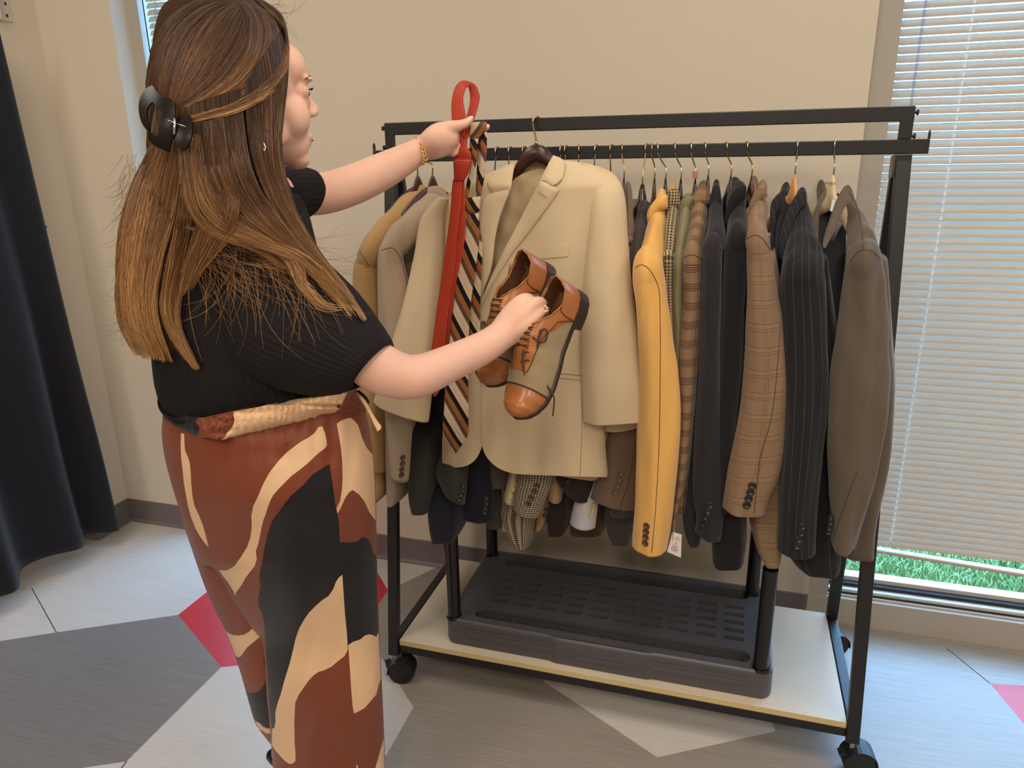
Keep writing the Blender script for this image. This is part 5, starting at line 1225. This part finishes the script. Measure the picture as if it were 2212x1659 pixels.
Pcream = [a4([(225, 500), (250, 505), (252, 580), (257, 640), (280, 690), (295, 740), (303, 820), (306, 900), (316, 1000), (332, 1080), (366, 1150), (398, 1230), (420, 1310), (445, 1408), (410, 1370), (378, 1325), (340, 1260), (305, 1170), (280, 1080), (262, 980), (248, 900), (238, 800), (226, 700), (222, 600)]),
          a4([(1320, 450), (1350, 445), (1372, 500), (1385, 560), (1386, 600), (1370, 622), (1330, 650), (1285, 690), (1240, 735), (1160, 800), (1105, 840), (1050, 895), (1000, 945), (958, 995), (935, 1040), (918, 1085), (900, 1140), (880, 1195), (866, 1250), (855, 1310), (840, 1380), (820, 1440), (828, 1505), (810, 1560), (770, 1610), (740, 1650), (700, 1720), (668, 1762), (655, 1796), (645, 1763), (600, 1690), (560, 1640), (528, 1588), (560, 1594), (600, 1590), (650, 1558), (700, 1490), (750, 1410), (778, 1330), (788, 1250), (785, 1160), (800, 1080), (838, 1005), (860, 950), (882, 900), (930, 812), (1000, 722), (1060, 660), (1120, 612), (1180, 568), (1240, 535), (1290, 498)]),
          a4([(1465, 425), (1500, 400), (1540, 385), (1575, 378), (1605, 400), (1632, 432), (1650, 480), (1668, 540), (1700, 610), (1725, 645), (1752, 668), (1768, 800), (1776, 980), (1779, 1195), (1750, 1165), (1725, 1130), (1705, 1085), (1680, 1035), (1640, 985), (1590, 952), (1562, 972), (1535, 1010), (1515, 1055), (1495, 1100), (1470, 1140), (1462, 1100), (1492, 1040), (1505, 960), (1512, 860), (1508, 720), (1498, 620), (1486, 540)]),
          a5([(1480, 150), (1455, 170), (1430, 205), (1408, 265), (1370, 318), (1320, 350), (1270, 395), (1220, 445), (1182, 500), (1148, 560), (1128, 610), (1112, 660), (1090, 760), (1070, 840), (1048, 910), (1025, 985), (1000, 1080), (975, 1150), (956, 1225), (958, 1300), (950, 1345), (932, 1352), (928, 1480), (960, 1525), (995, 1565), (1030, 1602), (1060, 1625), (1090, 1626), (1113, 1605), (1115, 1560), (1108, 1480), (1104, 1300), (1112, 1150), (1140, 1085), (1175, 1035), (1215, 980), (1250, 940), (1295, 908), (1340, 895), (1395, 868), (1445, 825), (1498, 785), (1522, 735), (1515, 600), (1500, 450), (1490, 300)]),
          a5([(1526, 700), (1560, 676), (1620, 655), (1655, 625), (1690, 615), (1720, 622), (1745, 635), (1762, 600), (1768, 700), (1786, 960), (1762, 1015), (1745, 1085), (1715, 1120), (1690, 1150), (1655, 1190), (1610, 1215), (1572, 1234), (1560, 1180), (1550, 1050), (1540, 900)]),
          a5([(1812, 1425), (1790, 1480), (1775, 1530), (1755, 1600), (1735, 1665), (1700, 1760), (1820, 1780), (1818, 1600)]),
          a5([(1592, 1630), (1602, 1640), (1606, 1760), (1580, 1760)])]
Pblk = a4([(1408, 748), (1370, 765), (1325, 795), (1275, 828), (1240, 865), (1200, 912), (1150, 955), (1100, 998), (1055, 1055), (1015, 1112), (985, 1150), (955, 1190), (935, 1240), (918, 1290), (905, 1350), (890, 1410), (878, 1480), (868, 1540), (852, 1640)]) + \
    a5([(850, 60), (838, 110), (832, 180), (840, 240), (830, 300), (820, 360), (830, 410), (852, 450), (868, 520), (875, 600), (880, 720), (895, 900), (905, 1100), (915, 1250), (930, 1352), (950, 1348), (960, 1300), (955, 1225), (975, 1150), (1000, 1080), (1025, 985), (1048, 910), (1070, 840), (1090, 760), (1112, 660), (1128, 610), (1148, 560), (1182, 500), (1220, 445), (1270, 395), (1320, 350), (1370, 318), (1408, 265), (1430, 205), (1455, 170), (1480, 150), (1490, 300), (1500, 450), (1515, 600), (1524, 700), (1560, 676), (1620, 655), (1655, 625), (1690, 615), (1720, 622), (1745, 635), (1764, 590), (1760, 400), (1754, 200), (1750, 40)]) + \
    a4([(1779, 1485), (1755, 1450), (1742, 1390), (1722, 1350), (1695, 1330), (1660, 1332), (1630, 1362), (1580, 1370), (1490, 1368), (1484, 1230), (1468, 1120), (1452, 1060), (1440, 960), (1425, 860)])
def shrink_in(P, O):  # keep prints strictly inside the cloth outline
    o = []
    for x, y in P:
        if pip(x, y, O) and edist(x, y, O) > 1.2: o.append((x, y)); continue
        e = extent(O, y)
        if e: x = max(e[0]+1.3, min(e[1]-1.3, x))
        o.append((x, min(y, 1715)))
    return o
Pn = [shrink_in(Pblk, near)] + [shrink_in(p, near) for p in Pcream]
def gather(x, y, s):
    g = max(0, 1-(y-895)/170)
    return -.0045*g*sin(x*.19+1.5*sin(x*.03)) + .010*noise.noise(Vector((x*.012, y*.005, 3)))*min(1, (y-880)/80) + .005*noise.noise(Vector((x*.035+y*.01, y*.007, 8)))
def lintab(T): return lambda y: ip(T, max(T[0][0], min(T[-1][0], y)))
DcN = lintab([(860, 1.325), (1000, 1.355), (1200, 1.42), (1450, 1.53), (1730, 1.665)]); thN = lintab([(860, .115), (900, .135), (960, .160), (1080, .175), (1240, .14), (1400, .105), (1730, .085)])
trs = pillow('trousers', near, DcN, thN, [T_r, T_k, T_c], person, Pn, [1]+[2]*(len(Pn)-1), 11, gather)
DcF = lintab([(1050, 1.46), (1250, 1.53), (1450, 1.62), (1640, 1.705)]); thF = lintab([(1050, .10), (1300, .09), (1640, .055)])
Fcr = [a5([(520, 500), (548, 560), (572, 592), (598, 610), (625, 622), (670, 625), (712, 618), (752, 595), (795, 555), (815, 590), (840, 632), (800, 665), (770, 690), (735, 718), (705, 760), (685, 788), (668, 796), (648, 785), (622, 755), (595, 700), (560, 630)]),
       a5([(780, 1288), (810, 1298), (835, 1310), (855, 1335), (885, 1350), (935, 1355), (960, 1360), (960, 1395), (925, 1390), (885, 1388), (860, 1368), (835, 1360), (810, 1352)])]
Fbk = a5([(685, 985), (700, 1020), (722, 1052), (760, 1072), (805, 1070), (845, 1045), (872, 1000), (885, 930), (880, 880), (866, 840), (866, 790), (880, 760), (960, 900), (1000, 1200), (960, 1352), (900, 1345), (868, 1332), (835, 1305), (810, 1294), (782, 1285), (745, 1180), (715, 1080)])
Pf = [shrink_in(Fbk, far_)]+[shrink_in(p, far_) for p in Fcr]
pillow('trouser_leg', far_, DcF, thF, [T_r, T_k, T_c], trs, Pf, [1, 2, 2], 10, lambda x, y, s: .006*noise.noise(Vector((x*.02, y*.006, 5))))
# waistband
wb = [(354, 872), (380, 890), (410, 900), (440, 902), (480, 893), (520, 884), (560, 874), (600, 866), (650, 856), (700, 848), (745, 842), (768, 838), (776, 850), (786, 868), (794, 886), (770, 888), (735, 898), (712, 910), (660, 922), (600, 933), (545, 942), (490, 952), (430, 950), (392, 938), (366, 922), (351, 903)]
Wb = [(a4([(60, 150), (100, 260), (250, 360), (360, 372), (344, 415), (372, 450), (365, 490), (343, 530), (340, 560), (60, 520)])), (a4([(640, 330), (640, 352), (652, 400), (632, 450), (590, 500), (552, 556), (900, 540), (1400, 470), (1450, 380), (1500, 300), (1530, 220), (1550, 170), (1540, 130)]))]
pillow('waistband', wb, lintab([(830, 1.32), (960, 1.345)]), lintab([(830, .158), (960, .170)]), [T_r, T_k, T_c], trs, Wb, [1, 2], 5,
       lambda x, y, s: -.0045*sin(x*.42+1.8*sin(x*.06+y*.05))*(.6+.4*sin(y*.3)) - .006*abs(sin((y-(905-.13*(x-430)))*.085)))
ribbon_ = lambda nm, rows, m, th=.0018: loft(nm, secs3([(*r, th) for r in rows], 'D'), m, trs, n=10, sub=5, p=2.4)
ribbon_('drawstring', [(766, 848, 772, 846, 1.22), (782, 868, 789, 864, 1.21), (796, 892, 803, 889, 1.21), (806, 914, 816, 910, 1.21), (812, 926, 824, 921, 1.21), (815, 932, 822, 928, 1.21)], T_c)
ribbon_('drawstring', [(768, 846, 776, 843, 1.23), (784, 862, 792, 857, 1.225), (790, 876, 799, 870, 1.225)], T_k)
# shoes worn
for nm, P in (('shoe', [(590, 1632, 1.725, 15), (604, 1640, 1.715, 18), (640, 1652, 1.70, 18), (690, 1660, 1.69, 14)]), ('shoe', [(700, 1715, 1.66, 28), (735, 1735, 1.655, 28), (790, 1752, 1.65, 26), (850, 1762, 1.645, 18)])):
    m_ = MB(); chain(m_, P); o = m_.build(nm, mat('shoe_black', C8(22, 26, 34), .3), person, True)
# ---- top ----
F_top = fabric('rib_knit_black', C8(23, 20, 22), 'rib', per=.0075, rough=.9)
def rowsD(T, mode='D'): return [(a[1], a[0], a[2], a[0]) + tuple(a[3:]) for a in T]
top_rows = [(425, 480, 640, 1.28, .08), (470, 430, 665, 1.29, .115), (530, 390, 680, 1.285, .13), (600, 362, 700, 1.28, .135), (680, 345, 720, 1.285, .135), (740, 345, 735, 1.295, .135), (790, 350, 748, 1.305, .135)]
S3 = secs3(rowsD(top_rows) + [(354, 815, 758, 788, 1.32, .142), (357, 832, 762, 796, 1.328, .145)], 'D')
kt = loft('knit_top', S3, F_top, person, n=56, sub=6, p=2.3, disp=wr(.008, 9, 9, 11))
def armsleeve(P, name):
    """P: (Lx,Ly,Rx,Ry,D,th)"""
    return loft(name, secs3(P, 'D'), F_top, kt, n=36, sub=6, p=2.1, disp=wr(.004, 16, 16, 4), cuff=.03)
armsleeve([(575, 520, 500, 690, 1.24, .06), (640, 516, 520, 770, 1.215, .085), (700, 560, 560, 822, 1.19, .085), (755, 612, 640, 850, 1.178, .078), (805, 672, 708, 858, 1.178, .070), (838, 720, 748, 850, 1.18, .062), (848, 742, 764, 840, 1.18, .058)], 'top_sleeve')
armsleeve([(560, 380, 575, 520, 1.33, .05), (600, 362, 615, 500, 1.37, .055), (640, 362, 650, 480, 1.40, .055), (668, 370, 664, 466, 1.42, .052), (686, 388, 676, 458, 1.43, .048)], 'top_sleeve')
# jewellery
M_gold = mat('gold', C8(222, 172, 84), .22, 1)
bp_ = sm([(894, 296), (903, 304), (911, 318), (917, 332), (919, 346), (914, 356)], 3, False); bm_ = MB()
for i in range(0, len(bp_)-1):
    x, y = bp_[i]; x2, y2 = bp_[i+1]; e = math.sin(i/(len(bp_)-1)*pi); D0 = 1.552-.028*e
    for k in (0,):
        c = atD((x+x2)/2, (y+y2)/2, D0); ax = (atD(x2, y2, D0)-atD(x, y, D0)); ln = ax.length*.66; ax.normalize(); nb = (fw if i % 2 else fw.cross(ax)); sd_ = ax.cross(nb).normalized()
        pts = [c+ax*(ln*cos(2*pi*j/16))+sd_*(.0034*sin(2*pi*j/16)) for j in range(17)]; bm_.tube(pts, .0010, 6, False)
bm_.build('bracelet', M_gold, person, True)
c = atD(1178, 668, 1.368); rg = MB(); pts = [c + (rt*.75+fw*.6).normalized()*(.0098*cos(2*pi*j/20)) + (up*.9+rt*.3).normalized()*(.0098*sin(2*pi*j/20)) for j in range(21)]
rg = rg.tube(pts, .0013, 8, False).build('ring', M_gold, person, True)
g_ = MB()
for x, y in ((1178, 662), (1182, 666), (1181, 672), (1177, 674)): g_.ball(atD(x, y, 1.352), .0026, sub=2)
g_.build('ring_stone', mat('stone', C8(226, 200, 170), .1), rg, True)
g_ = MB().tube([atD(x, y, 1.055) for x, y in ((568, 306), (571, 312), (574, 318), (572, 326), (568, 320))], .0009, 6); g_.build('earring', mat('silver', C8(220, 214, 200), .2, 1), person, True)
# ---------------- hair ----------------
t = NT('hair'); a_ = t.n('ShaderNodeAttribute'); a_.attribute_name = 'tone'; sp = t.n('ShaderNodeSeparateColor'); t.L.new(a_.outputs[0], sp.inputs[0])
rp = t.n('ShaderNodeValToRGB'); e = rp.color_ramp.elements; e[0].position = 0; e[0].color = (*C8(48, 34, 26), 1); e[1].position = 1; e[1].color = (*C8(202, 156, 100), 1)
for p_, c_ in ((.35, C8(86, 60, 42)), (.65, C8(140, 98, 62))):
    x = e.new(p_); x.color = (*c_, 1)
t.L.new(sp.outputs[0], rp.inputs[0]); t.col(rp.outputs[0]); M_hair = t.end(.42, 0, .4)
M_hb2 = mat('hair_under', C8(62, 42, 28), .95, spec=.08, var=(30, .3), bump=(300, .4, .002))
mass1 = [(-12, 440, 530, 1.13, .02), (-6, 420, 552, 1.13, .05), (8, 388, 580, 1.13, .075), (30, 362, 598, 1.13, .09), (60, 343, 616, 1.13, .10), (100, 331, 621, 1.13, .105), (150, 327, 616, 1.13, .107), (200, 329, 604, 1.13, .106), (250, 334, 600, 1.135, .104), (300, 334, 600, 1.14, .10), (350, 322, 606, 1.15, .095), (400, 304, 622, 1.165, .09), (450, 290, 640, 1.19, .085), (500, 300, 640, 1.21, .07), (530, 330, 610, 1.23, .04)]
mass2 = [(380, 300, 440, 1.15, .05), (430, 280, 452, 1.155, .055), (500, 266, 440, 1.16, .055), (560, 261, 420, 1.165, .05), (620, 259, 402, 1.17, .045), (680, 262, 398, 1.175, .04), (730, 272, 405, 1.18, .03), (765, 292, 400, 1.185, .018)]
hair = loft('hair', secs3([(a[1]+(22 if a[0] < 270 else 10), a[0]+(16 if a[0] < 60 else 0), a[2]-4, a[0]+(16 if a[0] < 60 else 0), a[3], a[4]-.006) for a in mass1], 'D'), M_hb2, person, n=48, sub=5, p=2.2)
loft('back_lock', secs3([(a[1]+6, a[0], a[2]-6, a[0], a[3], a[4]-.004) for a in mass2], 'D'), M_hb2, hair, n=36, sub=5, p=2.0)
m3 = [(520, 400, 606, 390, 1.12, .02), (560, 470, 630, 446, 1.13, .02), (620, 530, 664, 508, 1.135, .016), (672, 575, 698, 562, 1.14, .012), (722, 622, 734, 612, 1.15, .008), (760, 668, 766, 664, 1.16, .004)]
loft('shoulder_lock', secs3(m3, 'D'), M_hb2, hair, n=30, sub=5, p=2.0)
def hD(x, y):
    best = 9
    for M_ in (mass1, mass2):
        for a, b_ in zip(M_, M_[1:]):
            if a[0] <= y <= b_[0]:
                k = (y-a[0])/(b_[0]-a[0]); L = a[1]+(b_[1]-a[1])*k; R_ = a[2]+(b_[2]-a[2])*k; s = (x-(L+R_)/2)/((R_-L)/2)
                D = a[3]+(b_[3]-a[3])*k; t_ = a[4]+(b_[4]-a[4])*k
                if abs(s) < 1.0: best = min(best, D-t_*(1-abs(s)**2.2)**(1/2.2))
                elif abs(s) < 1.15: best = min(best, D)
    return best
def gcurve(P, n):
    q = cr([tuple(map(float, p)) for p in P], 10, False); L = [0]
    for a, b_ in zip(q, q[1:]): L.append(L[-1]+math.dist(a[:2], b_[:2]))
    out = []; j = 0
    for i in range(n):
        d = L[-1]*i/(n-1)
        while j < len(L)-2 and L[j+1] < d: j += 1
        k = (d-L[j])/max(1e-6, L[j+1]-L[j]); out.append(tuple(x+(y-x)*k for x, y in zip(q[j], q[j+1])))
    return out
from mathutils.bvhtree import BVHTree
rn = random.Random(11)
bv, bf = [], []
for o_ in S.objects:
    if o_.name.split('.')[0] in ('hair', 'back_lock', 'shoulder_lock', 'knit_top', 'top_sleeve', 'person') and o_.type == 'MESH':
        k0 = len(bv); bv += [v.co.copy() for v in o_.data.vertices]; bf += [[k0+i for i in p.vertices] for p in o_.data.polygons]
BV = BVHTree.FromPolygons(bv, bf)
def hitD(x, y):
    d = ray(x, y); h = BV.ray_cast(CP, d)
    return (h[0]-CP).dot(fw) if h[0] else None
HV, HF, HT = [], [], []
def strand(pts, r0, tones):
    n = len(pts); base = len(HV); prev = None
    for i, p in enumerate(pts):
        tg_ = (pts[min(i+1, n-1)]-pts[max(i-1, 0)]); tg_.normalize(); x = tg_.cross(fw)
        x = x.normalized() if x.length > 1e-5 else rt; y = tg_.cross(x)
        rr = r0*(1-.6*(i/(n-1))**3)
        for k in range(3): a = 2*pi*k/3; HV.append(p+(x*cos(a)+y*sin(a))*rr); HT.append(tones[i])
    for i in range(n-1):
        for k in range(3): a = base+i*3+k; b_ = base+i*3+(k+1) % 3; HF.append((a, b_, b_+3, a+3))
def group(A, Bc, cnt, tone=(.2, .7), d0=None, spread=2.5, n=22, r=.0006, lift=.006, clump=9, wav=5, dlist=None, hl=.15):
    ga, gb = gcurve(A, n), gcurve(Bc, n); clumps = [(rn.random(), rn.uniform(-.12, .12)) for _ in range(clump)]
    for s in range(cnt):
        u = rn.random(); c = min(clumps, key=lambda q: abs(q[0]-u)); ce = c[0]
        sd = rn.random()*50; ln = rn.uniform(.80, 1.0) if rn.random() < .8 else rn.uniform(.6, .9); hi = rn.random() < hl; off = rn.uniform(-lift*.6, lift); pts = []; tn = []; last = None
        for i in range(n):
            k = i/(n-1); kk = k*ln*(n-1); i0 = min(n-2, int(kk)); f = kk-i0
            uu = u+(ce-u)*.38*k*k
            a = [x+(y-x)*f for x, y in zip(ga[i0], ga[i0+1])]; b_ = [x+(y-x)*f for x, y in zip(gb[i0], gb[i0+1])]
            x = a[0]+(b_[0]-a[0])*uu; y = a[1]+(b_[1]-a[1])*uu
            x += spread*noise.noise(Vector((sd, k*3, 0)))*(1+2*k) + wav*noise.noise(Vector((ce*9, k*4, 3)))*k; y += spread*.6*noise.noise(Vector((sd, k*3, 9)))*(1+2*k)
            H_ = hitD(x, y)
            if dlist:
                D = ip([(q[0], q[1]) for q in dlist], k*ln)
                D = min(D, H_-.002) if H_ else D
                if last: D = min(max(D, last-.006), last+.006)
                if H_: D = min(D, H_-.0012)
            else:
                D = H_-.0012 if H_ else (hD(x, y) if hD(x, y) < 5 else (last or d0 or 1.17))
                if last and D > last+.02 and k > .3: D = last+.006
            last = D
            pts.append(atD(x, y, D-abs(off)-.001-.0015*noise.noise(Vector((sd, k*2, 5))))); tn.append(max(0, min(1, tone[0]+(tone[1]-tone[0])*k + c[1]+rn.uniform(-.05, .05)*0 + (.22 if hi else 0) + .16*(noise.noise(Vector((u*14, 0, 1)))))))
        strand(pts, r, tn)
part = [(455, 40), (482, 28), (520, 22), (560, 24)]
# back of head falling behind the clip
group([(500, -10), (426, 0), (372, 34), (334, 90), (320, 170), (324, 240), (318, 330)], [(510, 4), (462, 34), (420, 84), (392, 150), (376, 210), (370, 260), (368, 330)], 2600, (.14, .42), clump=40, lift=.004)
group([(505, 4), (455, 30), (412, 84), (384, 150), (370, 205), (360, 232), (346, 245)], [(552, 2), (552, 60), (535, 120), (490, 178), (436, 215), (390, 238), (362, 250)], 2600, (.12, .45), clump=36, lift=.004)
group([(510, 0), (534, 36), (530, 100), (496, 160), (450, 202), (410, 226), (370, 244)], [(548, -6), (604, 36), (614, 100), (588, 160), (530, 208), (450, 238), (378, 256)], 2600, (.08, .66), clump=34, hl=.25, lift=.005)
group([(546, -4), (600, 28), (618, 80), (604, 140), (560, 190), (500, 225), (440, 244), (380, 262)], [(554, -6), (608, 32), (622, 96), (617, 160), (584, 206), (520, 240), (450, 258), (384, 272)], 900, (.10, .8), clump=14, hl=.35, lift=.009)
# under layer hanging by the ear, down past the shoulder
group([(606, 66), (621, 130), (617, 210), (606, 300), (612, 370), (632, 440), (662, 500), (705, 565), (748, 620), (792, 692)], [(530, 180), (534, 260), (545, 340), (565, 400), (600, 465), (640, 520), (680, 565), (712, 600), (748, 640), (786, 694)], 3400, (.06, .66), dlist=[(0, 1.2), (.22, 1.07), (.45, 1.085), (.6, 1.10), (.8, 1.12), (1, 1.16)], clump=44, hl=.2)
group([(520, 190), (526, 270), (540, 350), (560, 410), (600, 470), (650, 528), (700, 580), (770, 665)], [(420, 222), (428, 310), (450, 390), (480, 440), (530, 485), (590, 515), (650, 548), (720, 600)], 2600, (.16, .66), dlist=[(0, 1.2), (.18, 1.045), (.3, 1.045), (.5, 1.07), (.7, 1.09), (1, 1.13)], clump=40, hl=.22)
group([(430, 226), (438, 320), (455, 400), (480, 450), (530, 490), (590, 522), (640, 556), (670, 600)], [(385, 236), (390, 330), (396, 420), (420, 474), (460, 508), (520, 528), (570, 548), (610, 580)], 1500, (.25, .76), dlist=[(0, 1.2), (.15, 1.04), (.4, 1.05), (.7, 1.08), (1, 1.12)], clump=24, hl=.25, spread=5)
# long back hair
group([(335, 290), (314, 340), (284, 400), (264, 470), (255, 550), (254, 640), (264, 710), (298, 772)], [(400, 270), (396, 340), (388, 400), (376, 470), (352, 550), (335, 640), (340, 700), (372, 785)], 3600, (.40, .80), clump=60, lift=.010, hl=.22, spread=4)
group([(400, 270), (396, 340), (388, 420), (376, 500), (362, 580), (352, 660), (374, 730), (424, 797)], [(450, 262), (452, 340), (448, 400), (434, 470), (420, 540), (392, 620), (386, 700), (428, 800)], 2400, (.32, .74), clump=40, d0=1.15, lift=.010, hl=.2, spread=4)
group([(440, 265), (446, 340), (450, 400), (436, 460), (420, 520), (404, 580), (392, 640)], [(480, 255), (490, 340), (500, 400), (516, 450), (496, 510), (450, 560), (410, 620)], 1400, (.22, .7), dlist=[(0, 1.03), (.5, 1.06), (1, 1.13)], clump=24, spread=5)
# curls over the shoulder, ends, flyaways
for i in range(200):
    x, y = rn.uniform(400, 640), rn.uniform(500, 570); a = rn.uniform(.1, 1.7); L = rn.uniform(60, 260); cv = rn.uniform(-1.4, 1.8); pts = []; n = 16; px, py = x, y; lastD = 1.11
    for k in range(n):
        H_ = hitD(px, py); lastD = (H_-.004 if H_ else lastD); pts.append(atD(px, py, lastD)); px += L/n*cos(a); py += L/n*sin(a)*1.0; a += cv/n
    strand(pts, .00035, [rn.uniform(.5, .95)]*n)
group([(560, 520), (600, 530), (640, 560), (665, 610), (700, 650), (750, 660)], [(540, 530), (590, 545), (625, 575), (650, 625), (690, 668), (735, 672)], 60, (.6, .95), dlist=[(0, 1.095), (.5, 1.088), (1, 1.09)], spread=5, clump=3)
group([(470, 500), (540, 515), (610, 528), (670, 560), (730, 620), (780, 680)], [(400, 490), (480, 520), (560, 535), (640, 565), (700, 620), (760, 690)], 130, (.55, .9), dlist=[(0, 1.09), (.5, 1.085), (1, 1.13)], spread=6, clump=6)
for i in range(260):
    if i % 3: x, y, a = rn.uniform(262, 300), rn.uniform(330, 720), rn.uniform(1.3, 2.4)
    else: x, y, a = rn.uniform(330, 600), rn.uniform(5, 60), rn.uniform(-.6, .6)
    L = rn.uniform(20, 90); cv = rn.uniform(-2.2, 2.2); pts = []; n = 12; D = 1.12+rn.uniform(0, .06)
    for k in range(n):
        pts.append(atD(x, y, D)); x += L/n*cos(a); y += L/n*sin(a); a += cv/n
    strand(pts, .00026, [rn.uniform(.35, .8)]*n)
me = bpy.data.meshes.new('hair_strands'); me.from_pydata([tuple(v) for v in HV], [], HF)
ca = me.color_attributes.new('tone', 'FLOAT_COLOR', 'POINT'); buf = []
for t_ in HT: buf += [t_, t_, t_, 1]
ca.data.foreach_set('color', buf); me.update()
hs_ = obj('strands', me, M_hair, hair, True); hs_['kind'] = 'stuff'
# claw clip
M_clip = mat('clip_tortoise_black', C8(22, 16, 14), .35, spec=.25)
def a6(P): return [(200+x/3.687, y/3.687) for x, y in P]
clip = thing('hair_clip', '', ''); 
for k in ('label', 'category'): del clip[k]
clip.location = tuple(atD(350, 250, 1.03)); clip.parent = hair; clip.matrix_parent_inverse = pm(hair).inverted()
def cs(nm, P, D, cx, cy, bul):
    P = sm(a6(P), 3); sheet(nm, P, lambda x, y: atD(x, y, D + bul*(((x-cx)/60)**2+((y-cy)/70)**2)*.5), .0032, M_clip, clip, grid=6, back=fw.copy())
cs('claw_arm', [(482, 684), (425, 705), (380, 775), (366, 865), (382, 955), (410, 1010), (445, 1048), (452, 1020), (438, 950), (432, 880), (455, 830), (478, 808), (500, 760)], 1.03, 345, 250, .03)
cs('claw_arm', [(478, 690), (520, 742), (580, 775), (645, 800), (655, 870), (640, 960), (600, 980), (560, 930), (545, 878), (478, 812)], 1.012, 345, 250, .03)
cs('claw_arm', [(622, 815), (652, 850), (656, 960), (660, 1040), (650, 1085), (622, 1125), (607, 1205), (560, 1192), (500, 1165), (445, 1112), (446, 1040), (480, 1070), (522, 1078), (530, 1000), (545, 930), (580, 862)], 1.008, 345, 260, .03)
cs('claw_arm', [(662, 955), (700, 915), (760, 905), (790, 960), (792, 1050), (772, 1120), (732, 1192), (690, 1180), (655, 1110)], 1.016, 395, 290, .03)
MB().tube([atD(378, 255, .998), atD(376, 290, .998)], .0018, 8).tube([atD(362, 260, 1.0), atD(402, 274, 1.0)], .0007, 6).build('spring', M_hook, clip, True)
